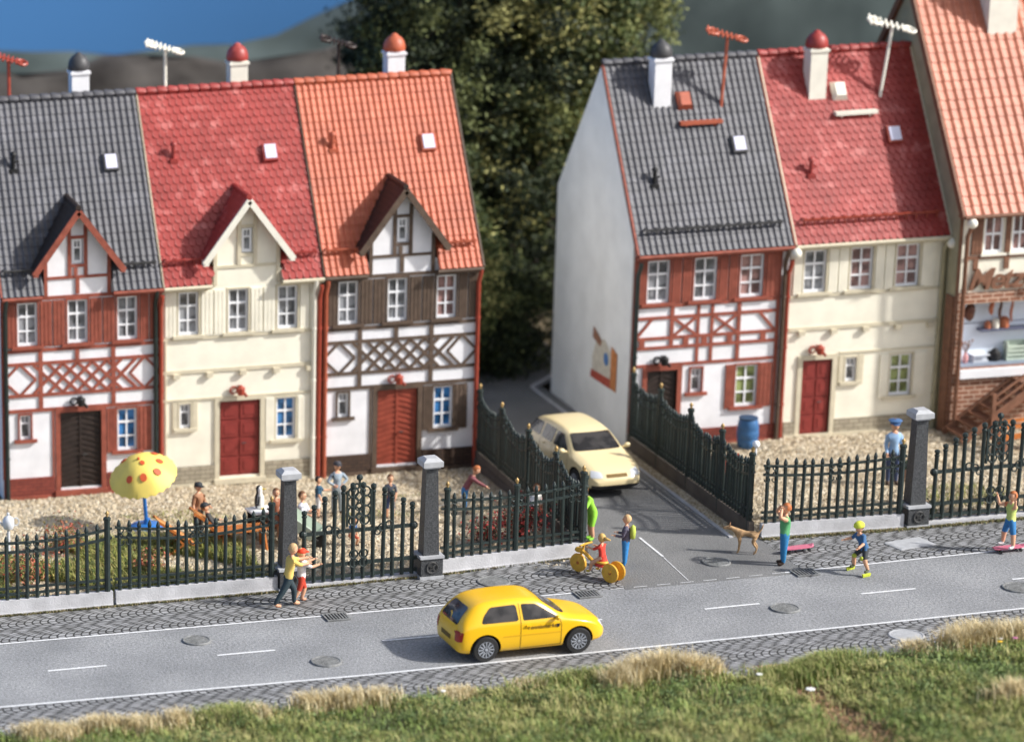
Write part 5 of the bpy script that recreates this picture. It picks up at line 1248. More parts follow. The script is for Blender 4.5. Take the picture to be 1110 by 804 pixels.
person('ginger child in lime vest and blue shorts riding a skateboard at the right edge', (19.55, -11.35, .135), R(190), 1.42, (.48, .56, .16), (.03, .18, .42), 'red', sleeve='none', trousers='short', shoe=(.7, .68, .66),
       arms=[((.5, .6, .1), (.2, .3, 1)), ((.5, -.6, -.1), (.1, -.3, 1))], legs=[((.12, .38, -1), (.0, .1, -1)), ((.1, -.38, -1), (.0, -.1, -1))], headk=1.15)
# toy-like yellow motor tricycle with child in red
bk = empty('tricycle', (8.78, -10.95, .006), R(121), 'mustard yellow tricycle with big solid wheels parked across the pavement corner', 'tricycle')
def wheel(x, y, r, w_=.07):
    b = MB(); b.lathe([(r*.6, -w_*.4), (r*.95, -w_*.5), (r, 0), (r*.95, w_*.5), (r*.6, w_*.4)], 20, (x, y, r), axis='y'); o = b.build('wheel', M['toyyellow'], bk, smooth='auto')
    b = MB(); b.lathe([(r*.6, -w_*.2), (r*.2, -w_*.35), (r*.12, -w_*.7), (.01, -w_*.75)], 14, (x, y, r), axis='y'); b.lathe([(r*.6, w_*.2), (r*.2, w_*.35), (r*.12, w_*.7), (.01, w_*.75)], 14, (x, y, r), axis='y'); b.build('hub', M['wood'], o, smooth='auto')
wheel(.62, 0, .25); wheel(-.50, .14, .26, .055); wheel(-.50, -.14, .26, .055)
b = MB(); b.tube([(.62, 0, .27), (.5, 0, .62), (.46, 0, .78)], .035, 7); b.tube([(.5, 0, .6), (.1, 0, .36), (-.5, 0, .32)], .05, 7); b.tube([(-.52, -.2, .3), (-.52, .2, .3)], .03, 6); b.build('frame', M['toyyellow'], bk, smooth='auto')
b = MB(); b.tube([(.40, .24, .80), (.46, 0, .78), (.40, -.24, .80)], .025, 7); b.build('handlebar', M['toyyellow'], bk, smooth='auto')
b = MB(); b.ball((-.12, 0, .44), .15, 10, sx=1.2, sz=.35); b.build('saddle', M['toyyellow'], bk, smooth=True)
b = MB(); b.ball((.62, 0, .6), .11, 8, sx=1.1, sy=.8, sz=.7); b.build('mudguard', M['toyyellow'], bk, smooth=True)
person('blond child in red dress riding the mustard yellow tricycle', (8.86, -11.03, .006), R(121), 1.12, (.62, .05, .03), (.62, .05, .03), 'blond', trousers='bare', shoe=(.6, .42, .05), seat=.46, headk=1.3, longhair='fly',
       arms=[((.8, .1, -.5), (1, 0, .1)), ((.8, -.1, -.5), (1, 0, .1))], legs=[((.8, .35, -.35), (.2, 0, -1)), ((.8, -.35, -.35), (.0, 0, -1))], skirt=(.62, .05, .03), lean=(.1, 0, 1))
# dog
dg_ = empty('dog', (13.3, -10.05, .002), R(150), 'slender tan dog with raised tail standing by the fence corner', 'dog')
V = [(0, 0, .60), (.22, 0, .59), (.44, 0, .62), (.58, 0, .70), (.72, 0, .74), (.90, 0, .70),          # 0 pelvis .. 5 muzzle
     (-.1, 0, .64), (-.20, 0, .80), (-.22, 0, .92),                                                    # tail 6-8
     (-.02, .08, .50), (.04, .09, .36), (-.08, .09, .20), (-.05, .09, .04), (.02, .09, .02),
     (-.02, -.08, .50), (.04, -.09, .36), (-.08, -.09, .20), (-.05, -.09, .04), (.02, -.09, .02),
     (.42, .08, .48), (.40, .09, .30), (.42, .09, .16), (.42, .09, .04), (.48, .09, .02),
     (.42, -.08, .48), (.40, -.09, .30), (.42, -.09, .16), (.42, -.09, .04), (.48, -.09, .02)]
Ed = [(0, 1), (1, 2), (2, 3), (3, 4), (4, 5), (0, 6), (6, 7), (7, 8), (0, 9), (9, 10), (10, 11), (11, 12), (12, 13), (0, 14), (14, 15), (15, 16), (16, 17), (17, 18), (2, 19), (19, 20), (20, 21), (21, 22), (22, 23), (2, 24), (24, 25), (25, 26), (26, 27), (27, 28)]
Rd = [.095, .085, .12, .07, .07, .03, .035, .022, .014]+[.07, .05, .027, .02, .022]*2+[.055, .035, .024, .02, .022]*2
me = skin_mesh([Vector(v) for v in V], Ed, Rd); me.name = 'body'; me.materials.clear(); me.materials.append(mat('tan_fur', (.42, .26, .13), .7, .35, 7))
me.polygons.foreach_set('use_smooth', [True]*len(me.polygons)); o = bpy.data.objects.new('body', me); col.objects.link(o); o.parent = dg_
for s in (-1, 1): b = MB(); b.lathe([(.035, 0), (.03, .05), (.005, .11)], 6, (.70, s*.05, .79), sx=.5); b.build('ear', mat('brown_fur', (.2, .1, .05), .7), dg_, smooth=True)
dg_.scale = (.9, .9, .9)
# people in the gardens
person('man in blue grey overalls with hands on hips in the left yard', (3.98, -3.9, -.1), R(-80), 1.45, (.28, .34, .40), (.26, .30, .32), 'brown', sleeve='long', hat=('cap', (.05, .05, .06)),
       arms=[((.1, .75, -.8), (.3, -.8, -.5)), ((.1, -.75, -.8), (.3, .8, -.5))], legs=[((.02, .1, -1), (0, .02, -1)), ((.02, -.1, -1), (0, -.02, -1))])
person('boy in dark blue shirt beside the man in overalls', (3.4, -4.1, -.1), R(-20), 1.12, (.03, .09, .15), (.6, .6, .6), 'black', trousers='short', headk=1.15, arms=[((.6, .2, -.7), (.9, .3, 0)), ((.1, -.4, -.9), (.4, -.1, -.8))])
person('child in dark waistcoat over white shirt behind the left gate', (5.2, -4.8, -.06), R(-100), 1.2, (.06, .07, .09), (.03, .05, .12), 'brown', trousers='short', headk=1.15, arms=[((0, .3, -1), (.5, -.2, -.8)), ((0, -.3, -1), (.4, .1, -.8))])
person('small child in blue top squatting low behind the left gate', (3.5, -6.9, -.02), R(-60), .95, (.05, .13, .30), (.45, .10, .05), 'brown', trousers='short', headk=1.25, lean=(.3, 0, 1), legs=[((.8, .2, -.3), (-.5, 0, -1)), ((.8, -.2, -.3), (-.5, 0, -1))])
person('gardener in blue dungarees bending with a broom near the side fence', (7.25, -4.9, -.05), R(-15), 1.4, (.22, .07, .08), (.04, .18, .42), 'red', sleeve='long', lean=(.55, 0, 1), arms=[((.6, .1, -.8), (.8, 0, -.5)), ((.8, -.1, -.5), (.9, 0, -.5))])
person('person in white shirt crouching behind the corner fence', (8.65, -6.4, -.03), R(60), 1.4, (.72, .70, .66), (.08, .05, .04), 'brown', lean=(.9, 0, .8), legs=[((.8, .1, -.5), (-.5, 0, -1)), ((.8, -.1, -.5), (-.5, 0, -1))])
person('seated woman in white dress right of the left pillar', (2.45, -5.9, -.03), R(-40), 1.45, (.74, .74, .80), (.74, .74, .80), 'brown', seat=.42, legs=[((1, .1, -.05), (.1, 0, -1)), ((1, -.1, -.05), (.1, 0, -1))], arms=[((.4, .2, -.8), (.9, 0, 0)), ((.4, -.2, -.8), (.9, 0, 0))])
person('brown haired person in rust dress standing left of the left pillar', (1.7, -6.0, -.03), R(-100), 1.4, (.36, .13, .07), (.36, .13, .07), 'brown', longhair=True, skirt=(.36, .13, .07), trousers='bare')
person('suntanned man in dark cap standing behind the wooden table', (-.2, -5.1, -.04), R(-60), 1.45, (.34, .17, .09), (.05, .04, .03), 'brown', hat=('cap', (.03, .035, .04)), arms=[((.2, .25, -.9), (.8, -.1, -.2)), ((.0, -.3, -1), (.3, 0, -1))])
person('man in black cap and dark jacket reclining in the deck chair', (.0, -5.9, -.03), R(-10), 1.4, (.05, .05, .05), (.30, .12, .06), 'brown', hat=('cap', (.03, .035, .04)), sleeve='long', seat=.36, lean=(-.35, 0, 1), legs=[((1, .1, .1), (.6, 0, -1)), ((1, -.1, .1), (.6, 0, -1))], arms=[((.5, .2, -.8), (.9, 0, 0)), ((.5, -.2, -.8), (.9, 0, 0))])
person('man in blue peaked cap and light blue shirt walking in the right yard', (19.3, -5.1, -.03), R(-100), 1.78, (.30, .46, .68), (.04, .06, .13), 'brown', sleeve='long', hat=('peak', (.06, .14, .30)), arms=[((.2, .15, -1), (.3, 0, -1)), ((-.1, -.15, -1), (.6, 0, -.7))])
person('dark haired child half hidden by the right granite pillar', (19.0, -6.9, 0), R(-120), 1.5, (.08, .12, .07), (.08, .06, .05), 'brown', headk=1.1)
# deck chair, tables, parasol and other garden things
T_ = empty('garden_table', (.65, -6.5, -.03), R(3), 'long orange wooden garden table behind the left fence', 'table')
for k in range(4): b = MB(); b.box(-.75, .75, -.32+.17*k, -.32+.17*k+.14, .70, .74); b.build('board', M['wood'], T_)
for x in (-.6, .6):
    for y in (-.25, .27): b = MB(); b.bar((x, y, 0), (x*.9, y*.6, .7), .06, .06); b.build('leg', M['wood'], T_)
T_.scale = (1, 1, .8)
D_c = empty('deck_chair', (-.95, -6.3, -.03), R(0), 'orange wooden deck chair left of the wooden garden table', 'deck chair')
b = MB()
for y in (-.28, .28): b.bar((-.7, y, .95), (.35, y, .2), .05, .07); b.bar((-.4, y, 0), (.2, y, .42), .05, .05); b.bar((.3, y, 0), (-.3, y, .55), .05, .05)
b.build('frame', M['wood'], D_c); b = MB(); b.poly([(-.68, -.25, .93), (.3, -.25, .25), (.3, .25, .25), (-.68, .25, .93)], (0, 0, .03)); b.build('canvas', cm((.52, .24, .08), 'orange_canvas'), D_c)
D2 = D_c.copy(); col.objects.link(D2); D2.location = (.15, -5.8, -.03)
for ch in D_c.children: c = ch.copy(); col.objects.link(c); c.parent = D2
D2['label'] = 'wooden deck chair with the man in the black cap in it'
for o in (D_c, D2): o['group'] = 'wooden deck chairs'
Wt = empty('display_table', (1.55, -5.5, -.05), R(8), 'white topped table with dark sides carrying the penguin figure', 'table')
b = MB(); b.box(-.5, .5, -.32, .32, .86, .92); b.build('tabletop', M['winwhite'], Wt)
b = MB(); b.box(-.44, .44, -.26, -.22, .3, .86); b.box(-.44, .44, .22, .26, .3, .86); b.build('side_panel', M['dkbrown'], Wt)
for x in (-.42, .42):
    for y in (-.24, .24): b = MB(); b.box(x-.03, x+.03, y-.03, y+.03, 0, .86); b.build('leg', M['dkbrown'], Wt)
Wt.scale = (.95, .95, .84)
Pg = empty('penguin_figure', (1.4, -5.45, .72), R(-20), 'black and white penguin figure with yellow feet on the white table', 'penguin')
b = MB(); b.lathe([(.02, 0), (.11, .05), (.13, .2), (.11, .4), (.07, .5), (.085, .6), (.06, .69), (.01, .72)], 12); b.build('body', mat('white_feathers', (.78, .78, .74), .6), Pg, smooth=True)
b = MB(); b.lathe([(.02, .03), (.118, .06), (.138, .2), (.118, .4), (.08, .5), (.095, .61), (.07, .7), (.01, .74)], 12, (-.025, .02, 0)); b.bar((0, .13, .42), (-.03, .19, .15), .03, .08); b.bar((0, -.13, .42), (-.03, -.19, .15), .03, .08); b.build('back', M['black'], Pg, smooth=True)
b = MB(); b.lathe([(.03, 0), (.005, .12)], 6, (.07, 0, .62), axis='x'); b.ball((.09, .06, .02), .05, 6, sz=.4); b.ball((.09, -.06, .02), .05, 6, sz=.4); b.build('beak', mat('yellow_beak', (.8, .6, .05), .5), Pg, smooth=True); Pg.scale = (.9, .9, .9)
U = empty('parasol', (-1.38, -3.9, -.12), 0, 'yellow garden parasol with orange dots tilted over the left yard', 'parasol')
U.rotation_euler = (0, 0, R(10))
b = MB(); b.tube([(.04, 0, 0), (-.10, 0, 1.9)], .055, 8); b.build('pole', M['blue'], U, smooth='auto')
b = MB(); b.lathe([(.5, 0), (.5, .06), (.42, .12), (.12, .16), (.08, .3)], 20, (0.05, 0, 0)); b.build('base', M['blue'], U, smooth='auto')
cb = MB(); n = 48; nr = 10; v = []; f_ = []
for j in range(nr+1):
    for i in range(n):
        a = 2*math.pi*i/n; seg = (i % 6)/6; sag = 1-.05*math.sin(math.pi*seg)*(j/nr)
        r_0 = 1.02*(j/nr)*sag; z = .62*(1-(j/nr)**1.9)
        if j == nr: z -= .07*abs(math.sin(i*math.pi/2)); r_0 = 1.03
        v.append((max(.004, r_0)*math.cos(a), max(.004, r_0)*math.sin(a), z))
for j in range(nr):
    for i in range(n): f_.append((j*n+i, j*n+(i+1) % n, (j+1)*n+(i+1) % n, (j+1)*n+i))
cb.add(v, f_); cb.add([(x, y, z-.02) for x, y, z in v], [q[::-1] for q in f_])
cn = cb.build('canopy', M['yellowcloth'], U, smooth='auto', fix=False); cn.location = (-.07, 0, 1.55); cn.scale = (.9, .9, .92); cn.rotation_euler = (R(16), R(-20), 0)
for (a, rr_, s) in ((-1.9, .62, .13), (-1.15, .66, .13), (-.45, .6, .12), (-2.6, .66, .12), (.3, .62, .12), (1.2, .6, .12), (2.1, .6, .12), (-1.5, .2, .09)):
    b = MB(); t = rr_/1.02; z = .62*(1-t**1.9)+.012; sl = .62*1.9*t**.9/1.02
    er = Vector((math.cos(a), math.sin(a), -sl)).normalized(); et = Vector((-math.sin(a), math.cos(a), 0)); c0 = Vector((rr_*math.cos(a), rr_*math.sin(a), z)); nn = er.cross(et); nn = nn if nn.z > 0 else -nn
    b.poly([c0+er*s*math.cos(q*.52)+et*s*.8*math.sin(q*.52)+nn*(.01-.05*s*0) for q in range(12)], -nn*.01); b.build('dot', M['orangedot'], cn)
b = MB(); b.ball((0, 0, .64), .05, 8); b.build('knob', M['orangedot'], cn, smooth=True)
Br = empty('rain_barrel', (17.0, -.72, -.04), 0, 'blue rain barrel standing against the red brick plinth', 'barrel')
b = MB(); b.lathe([(.22, 0), (.27, .06), (.30, .25), (.285, .28), (.305, .32), (.31, .5), (.295, .54), (.305, .58), (.28, .78), (.25, .86)], 20); b.build('drum', M['barrelblue'], Br, smooth='auto')
b = MB(); b.lathe([(.26, .86), (.27, .88), (.27, .91), (.2, .92), (.01, .92)], 20); b.build('lid', mat('dark_blue_lid', (.03, .07, .14), .5), Br, smooth='auto')
L_ = empty('garden_lantern', (-5.55, -5.9, -.03), 0, 'silver teapot shaped garden lantern on a stand behind the far left fence', 'lantern')
b = MB(); b.lathe([(.06, 0), (.05, .9), (.16, .95), (.2, 1.05), (.2, 1.2), (.14, 1.3), (.04, 1.36), (.05, 1.42), (.01, 1.46)], 14); b.build('lantern_body', M['silver'], L_, smooth='auto')
b = MB(); b.torus((.24, 0, 1.15), .12, .02, (1, 0, 0), (0, 0, 1), 12, 6); b.tube([(-.18, 0, 1.05), (-.3, 0, 1.2), (-.34, 0, 1.28)], [.04, .03, .02], 6); b.build('lantern_handle', M['silver'], L_, smooth='auto'); L_.scale = (.8, .8, .9)
Wb = empty('wheelbarrow', (2.15, -6.6, -.02), R(-25), 'pale green wheelbarrow tipped up behind the left gate', 'wheelbarrow')
b = MB(); b.add([(-.45, -.3, .75), (.35, -.3, .25), (.35, .3, .25), (-.45, .3, .75), (-.3, -.4, 1.05), (.62, -.4, .45), (.62, .4, .45), (-.3, .4, 1.05)], [(3, 2, 1, 0), (0, 1, 5, 4), (1, 2, 6, 5), (2, 3, 7, 6), (3, 0, 4, 7)])
o = b.build('tray', M['palegreen'], Wb); md = o.modifiers.new('s', 'SOLIDIFY'); md.thickness = .03
b = MB(); b.lathe([(.12, -.04), (.2, -.04), (.2, .04), (.12, .04)], 16, (.55, 0, .2), axis='y'); b.build('wheel', M['tyre'], Wb, smooth='auto')
b = MB()
for y in (-.2, .2): b.bar((.55, y*.5, .2), (-.9, y*1.5, .9), .04, .04); b.bar((-.2, y, .6), (-.3, y, 0), .04, .04)
b.build('frame', M['metalgrey'], Wb)
Bx = empty('garden_bench', (14.75, -4.2, -.02), R(4), 'low red garden bench behind the fence in the right yard', 'bench')
b = MB(); b.box(-.65, .65, -.2, .2, .4, .46); b.build('seat', M['redplastic'], Bx)
b = MB(); b.box(-.65, .65, .18, .22, .5, .85); b.build('backrest', M['redplastic'], Bx)
for x in (-.55, .55): b = MB(); b.box(x-.04, x+.04, -.18, .2, 0, .4); b.build('leg', M['redplastic'], Bx)
b = MB(); b.tube([(6.4, -4.4, .05), (7.6, -5.1, .45), (8.0, -5.3, .55)], .02, 6); b.ball((6.35, -4.38, .06), .12, 8, sx=1.4, sz=.6)
tag(b.build('garden_broom', M['creamplastic']), 'long pale broom held by the gardener in dungarees', 'broom')
for (x, y, lab) in ((14.05, -8.3, 'white ball lamp on top of the right side fence corner'),):
    b = MB(); b.ball((13.86, -8.55, 2.5), .1, 10); b.tube([(13.86, -8.55, 2.2), (13.86, -8.55, 2.42)], .03, 6); tag(b.build('ball_lamp', M['winwhite'], smooth='auto'), lab, 'lamp')

# ---------------------------------------------------------------- plants
def leafmats(nm, cols): return [mat(nm+'_'+'abcdef'[i], c, .7, .2, 3) for i, c in enumerate(cols)]
def blades(name, P, mats, mi, hgt, wid, bend=.5, label=None, cat='grass', kind='stuff', sub=False):
    """one bent blade of grass (2 faces) per row of P (x,y,z), vectorised"""
    n = len(P); P = np.asarray(P); a = rng.uniform(0, 2*np.pi, n); ln = hgt*rng.uniform(.5, 1.3, n); w_ = wid*rng.uniform(.6, 1.3, n)
    d = np.stack([np.cos(a), np.sin(a), np.zeros(n)], 1); s = np.stack([-np.sin(a), np.cos(a), np.zeros(n)], 1); up = np.array([0, 0, 1.])
    bd = bend*rng.uniform(.2, 1.4, n)
    p0 = P-s*w_[:, None]; p1 = P+s*w_[:, None]; mid = P+up*(ln*.6)[:, None]+d*(ln*bd*.25)[:, None]; tip = P+up*(ln*(1-.25*bd))[:, None]+d*(ln*bd)[:, None]
    m0 = mid-s*(w_*.8)[:, None]; m1 = mid+s*(w_*.8)[:, None]
    co = np.stack([p0, p1, m1, m0, tip], 1).reshape(-1, 3)
    me = bpy.data.meshes.new(name); me.vertices.add(5*n); me.vertices.foreach_set('co', co.ravel())
    idx = np.arange(n)[:, None]*5; lp = np.concatenate([idx+np.array([0, 1, 2, 3]), idx+np.array([3, 2, 4])], 1).ravel()
    me.loops.add(7*n); me.loops.foreach_set('vertex_index', lp.astype(np.int32))
    me.polygons.add(2*n); st_ = np.stack([np.arange(n)*7, np.arange(n)*7+4], 1).ravel(); me.polygons.foreach_set('loop_start', st_.astype(np.int32))
    for x in mats: me.materials.append(x)
    me.polygons.foreach_set('material_index', np.repeat(mi, 2).astype(np.int32)); me.update(calc_edges=True); me.validate()
    o = bpy.data.objects.new(name, me); col.objects.link(o); return tag(o, label, cat, kind=kind)
def leaves(name, P, mats, mi, size, parent=None, flat=.0):
    """small random leaf quads at points P"""
    n = len(P); P = np.asarray(P); q = rng.normal(size=(n, 3)); q[:, 2] += flat; q /= np.linalg.norm(q, axis=1)[:, None]
    t = rng.normal(size=(n, 3)); t -= q*(t*q).sum(1)[:, None]; t /= np.linalg.norm(t, axis=1)[:, None]; b_ = np.cross(q, t)
    s = size*rng.uniform(.6, 1.4, n)[:, None]
    co = np.stack([P-t*s, P-b_*s*.5, P+t*s, P+b_*s*.5], 1).reshape(-1, 3)
    me = bpy.data.meshes.new(name); me.vertices.add(4*n); me.vertices.foreach_set('co', co.ravel()); me.loops.add(4*n); me.loops.foreach_set('vertex_index', np.arange(4*n, dtype=np.int32))
    me.polygons.add(n); me.polygons.foreach_set('loop_start', (np.arange(n)*4).astype(np.int32))
    for x in mats: me.materials.append(x)
    me.polygons.foreach_set('material_index', np.asarray(mi, dtype=np.int32)); me.update(calc_edges=True)
    o = bpy.data.objects.new(name, me); col.objects.link(o)
    if parent: o.parent = parent
    return o
# grassy bank in the foreground
def bank(x, y):
    e = interp(YG, x); t = max(0, e-y)
    side = .35+.65*min(1, max(0, (x-9)/6))
    return .035+side*.55*(1-math.exp(-t*.55))+.05*math.sin(x*1.7+y)*min(1, t)+.04*math.sin(x*4.1-y*2.3)*min(1, t)-.13*math.exp(-((x-10.45)/.6)**2)*min(1, t*.6)
bb = MB(); v = []; f_ = []; nx, ny = 150, 26
for j in range(ny+1):
    for i in range(nx+1):
        x = -14+42*i/nx; e = interp(YG, x); y = e+.05-(13)*(j/ny)**1.5; v.append((x, y, bank(x, y)))
for j in range(ny):
    for i in range(nx): a = j*(nx+1)+i; f_.append((a, a+1, a+nx+2, a+nx+1))
bb.add(v, f_); tag(bb.build('grass_bank', M['soil2'], smooth=True, fix=False), kind='structure')
GR = leafmats('grass_blade', [(.18, .25, .06), (.28, .31, .09), (.44, .41, .17), (.11, .17, .04)]); ST = leafmats('straw_blade', [(.66, .55, .32), (.54, .43, .23), (.78, .69, .46)])
n = 150000; X = rng.uniform(-9, 23, n); T = rng.uniform(0, 1, n)**.85*8.5
E_ = np.array([interp(YG, x) for x in X]); Y = E_+.06-T
path = np.abs(X-10.45) < .45+.25*np.sin(X*5)
pn = np.sin(X*.9+1.3)*np.cos(Y*1.1)+.6*np.sin(X*2.3+Y*1.7)
keep = ~path | (rng.random(n) < .12); keep &= rng.random(n) < np.clip(.72+.3*pn, .35, 1)
X, Y, pn = X[keep], Y[keep], pn[keep]; Z = np.array([bank(x, y) for x, y in zip(X, Y)])
mi = np.clip((pn*1.0+1.4+rng.normal(0, .7, len(X))).astype(int), 0, 3); mi[rng.random(len(X)) < .10] = 2
hv = .12+.16*np.clip(.5+.5*np.sin(X*3.1+Y)*np.cos(Y*3.7-X*.6)+rng.normal(0, .15, len(X)), 0, 1)
blades('grass', np.stack([X, Y, Z], 1), GR, mi, hv, .012, .9, 'short green grass covering the bank in the foreground')
# straw tufts
tuf = [(-5.9, -18.25, .7, .30), (-5.0, -18.4, .6, .30), (-4.1, -18.2, .35, .3), (-2.2, -18.25, .4, .26), (-.9, -17.95, .5, .34), (-.1, -17.9, .55, .36), (.8, -17.9, .5, .3), (7.0, -18.1, .55, .46), (7.6, -18.0, .5, .5), (8.2, -18.25, .45, .42), (8.7, -18.1, .3, .36),
       (14.8, -17.35, .6, .42), (15.6, -17.2, .7, .46), (16.4, -17.1, .7, .46), (17.2, -17.3, .8, .44), (18.2, -17.2, .8, .4), (16.5, -20.8, .8, .4), (17.6, -20.6, .9, .4), (13.8, -17.4, .4, .3), (-6.8, -18.5, .5, .26), (2.6, -17.85, .5, .2), (4.4, -17.8, .5, .18), (14.3, -22.3, .8, .3), (6.4, -18.4, .5, .4), (15.3, -17.0, .7, .5), (18.8, -17.0, .8, .45), (-7.4, -18.3, .5, .3), (-3.2, -18.2, .4, .2)]
for (x, y, s, h) in tuf:
    y += interp([(-9, -.65), (2, -.6), (6, -.3), (10, -.2), (13, -.7), (17, -1.0), (22, -1.0)], x) if y > -19.5 else 0
    h = h*1.3; k = int(1900*s); px = x+rng.normal(0, s*.42, k); py = y-abs(rng.normal(0, .22, k)); pz = np.array([bank(a, c) for a, c in zip(px, py)])
    blades('straw_tuft', np.stack([px, py, pz], 1), ST, rng.integers(0, 3, k), h, .010, .55, 'dry straw coloured grass tuft on the bank', 'grass tuft')
for o in [o for o in bpy.data.objects if o.name.startswith('straw_tuft')][1:]: pass
# greener tall tufts
k = 9000; px = rng.normal(11.0, .55, k); px = np.concatenate([px, rng.normal(-2.9, .35, k//3), rng.normal(6.0, .8, k//3), rng.normal(18.5, 1.2, k//2)]); py = np.array([interp(YG, a) for a in px])-np.abs(rng.normal(0, .35, len(px)))
pz = np.array([bank(a, c) for a, c in zip(px, py)]); blades('grass', np.stack([px, py, pz], 1), GR, rng.integers(0, 3, len(px)), .36, .010, .6, 'taller green grass along the edge of the setts')
# low weeds with small leaves
WD = leafmats('weed_leaf', [(.13, .20, .07), (.21, .27, .10), (.08, .12, .04)]); P = []; 
for k in range(420):
    x = rng.uniform(-8, 21); e = interp(YG, x); y = e-rng.uniform(.35, 7); s = rng.uniform(.12, .45)
    if abs(x-10.45) < .8: continue
    c = rng.normal(0, 1, (int(260*s**.8), 3))*[s*.6, s*.5, s*.26]+[x, y, bank(x, y)+.15]; P.append(c)
P = np.concatenate(P); o = leaves('ground_cover', P, WD, rng.integers(0, 3, len(P)), .03, flat=1.0); tag(o, 'small leaved weeds between the grass of the bank', 'weeds', kind='stuff')
# rust coloured leaf litter on the worn path
k = 5000; y = rng.uniform(-25, -18.1, k); x = 10.4+rng.normal(0, .33, k); z = np.array([bank(a, c)+.02 for a, c in zip(x, y)])
o = leaves('leaf_litter', np.stack([x, y, z], 1), leafmats('litter', [(.35, .20, .10), (.48, .32, .18), (.22, .13, .07)]), rng.integers(0, 3, k), .035, flat=2.5); tag(o, 'rust brown leaf litter on the worn path through the bank', 'leaf litter', kind='stuff')
# flowers
def flower(x, y, c, s, label, zf=bank, hh=.22):
    r = empty('flower', (x, y, zf(x, y)), 0, label, 'flower', 'small flowers in the grass and beds'); b = MB(); b.tube([(0, 0, 0), (.01, 0, hh)], .01, 5); b.build('stem', GR[0], r)
    b = MB()
    for k in range(6):
        a = k*1.047; b.ball((s*.7*math.cos(a), s*.7*math.sin(a), hh+.02), s*.45, 6, sz=.5)
    b.ball((0, 0, hh+.03), s*.35, 6, sz=.6); b.build('blossom', c, r, smooth=True)
fw = cm((.8, .8, .78), 'white_petals'); fp = cm((.55, .2, .35), 'pink_petals'); fy = cm((.8, .5, .04), 'yellow_petals'); fr_ = cm((.62, .06, .03), 'red_petals')
for (x, y, s, lab) in ((-2.2, -18.9, .05, 'white blossom alone in the grass at the far left'), (2.2, -18.8, .06, 'white blossom below the straw tufts left of the car'), (10.2, -20.6, .1, 'large white blossom on the left side of the worn path'),
                       (9.5, -19.4, .07, 'mid sized white blossom between the dry tuft and the worn path'), (15.7, -18.6, .06, 'white blossom beside the pink ones right of the path'), (17.7, -19.8, .05, 'tiny white blossom nearest the right edge')): flower(x, y, fw, s, lab)
for (x, y, s, lab) in ((15.9, -18.9, .06, 'pink blossom beside the yellow one on the bank'), (18.0, -20.4, .06, 'pink blossom standing alone low at the right')): flower(x, y, fp, s, lab)
flower(15.45, -19.05, fy, .06, 'yellow blossom, the only one, on the bank at right')
# undergrowth in the left garden beds
k = 24000; px = rng.uniform(-6.5, .6, k); py = rng.uniform(-9.7, -5.2, k); pn = np.sin(px*1.6)+np.cos(py*1.9+px); kp = pn > -.6; px, py = px[kp], py[kp]; pz = np.array([zl(a, c) for a, c in zip(px, py)])
YG_ = leafmats('yellow_green_moss', [(.30, .32, .07), (.22, .22, .07), (.40, .34, .12), (.12, .17, .05)])
blades('ground_cover', np.stack([px, py, pz], 1), YG_, rng.integers(0, 4, len(px)), .32, .014, .8, 'yellow green undergrowth in the bed behind the left fence', 'undergrowth')
k = 5000; px = rng.uniform(-5, 9, k); py = rng.uniform(-4.8, -2.5, k); kp = (np.sin(px*1.1+2)+np.cos(py*2+px*.7)) > .9; px, py = px[kp], py[kp]; pz = np.array([zl(a, c) for a, c in zip(px, py)])
blades('ground_cover', np.stack([px, py, pz], 1), YG_, rng.integers(0, 4, len(px)), .09, .012, .8, 'thin moss patches in the gravel of the left yard', 'undergrowth')
k = 3000; px = rng.uniform(18.5, 23, k); py = rng.uniform(-8.2, -4.5, k); kp = (np.sin(px*1.6)+np.cos(py*1.9)) > .5; px, py = px[kp], py[kp]; pz = np.array([zr(a, c) for a, c in zip(px, py)])
blades('ground_cover', np.stack([px, py, pz], 1), YG_, rng.integers(0, 4, len(px)), .14, .012, .8, 'thin green tufts behind the right gate', 'undergrowth')
# moss along the foot of the walls
px = np.concatenate([rng.uniform(-9, 9.0, 5200), rng.uniform(13.95, 23, 4600)]); py = np.array([interp(YF, a) for a in px])-.09-np.abs(rng.normal(0, .035, len(px))); right = px > 13; py[right] -= np.abs(rng.normal(0, .07, right.sum()))
blades('moss', np.stack([px, py, np.full(len(px), .01)], 1), leafmats('dry_moss', [(.20, .17, .08), (.12, .14, .05), (.32, .26, .14)]), rng.integers(0, 3, len(px)), .055, .012, .9, 'dry moss along the foot of the garden walls', 'moss')
def shrub(x, y, s, label, lm, n=900, zf=zl):
    r = empty('flowering_shrub', (x, y, zf(x, y)), 0, label, 'shrub'); P = rng.normal(0, 1, (n, 3))*[s*.42, s*.35, s*.3]+[0, 0, s*.6]; P[:, 2] = np.abs(P[:, 2]); leaves('foliage', P, lm, rng.choice(len(lm), n), .045, r)
    b = MB()
    for k in range(5): b.tube([(0, 0, 0), (s*.2*math.cos(k*1.25), s*.2*math.sin(k*1.25), s*.6)], .02, 5)
    b.build('stem', M['dkbrown'], r)
RL = leafmats('red_shrub', [(.45, .10, .06), (.12, .15, .05), (.30, .25, .08), (.5, .2, .12)]); DR = leafmats('deep_red_shrub', [(.30, .03, .03), (.05, .07, .04), (.04, .05, .03), (.42, .05, .04)])
shrub(-4.1, -5.8, .75, 'red and green flowering shrub near the silver lantern', RL); shrub(-5.6, -8.4, .9, 'orange red shrub at the far left behind the fence', RL); shrub(-2.2, -7.9, .5, 'low red flowering plant below the yellow parasol', RL)
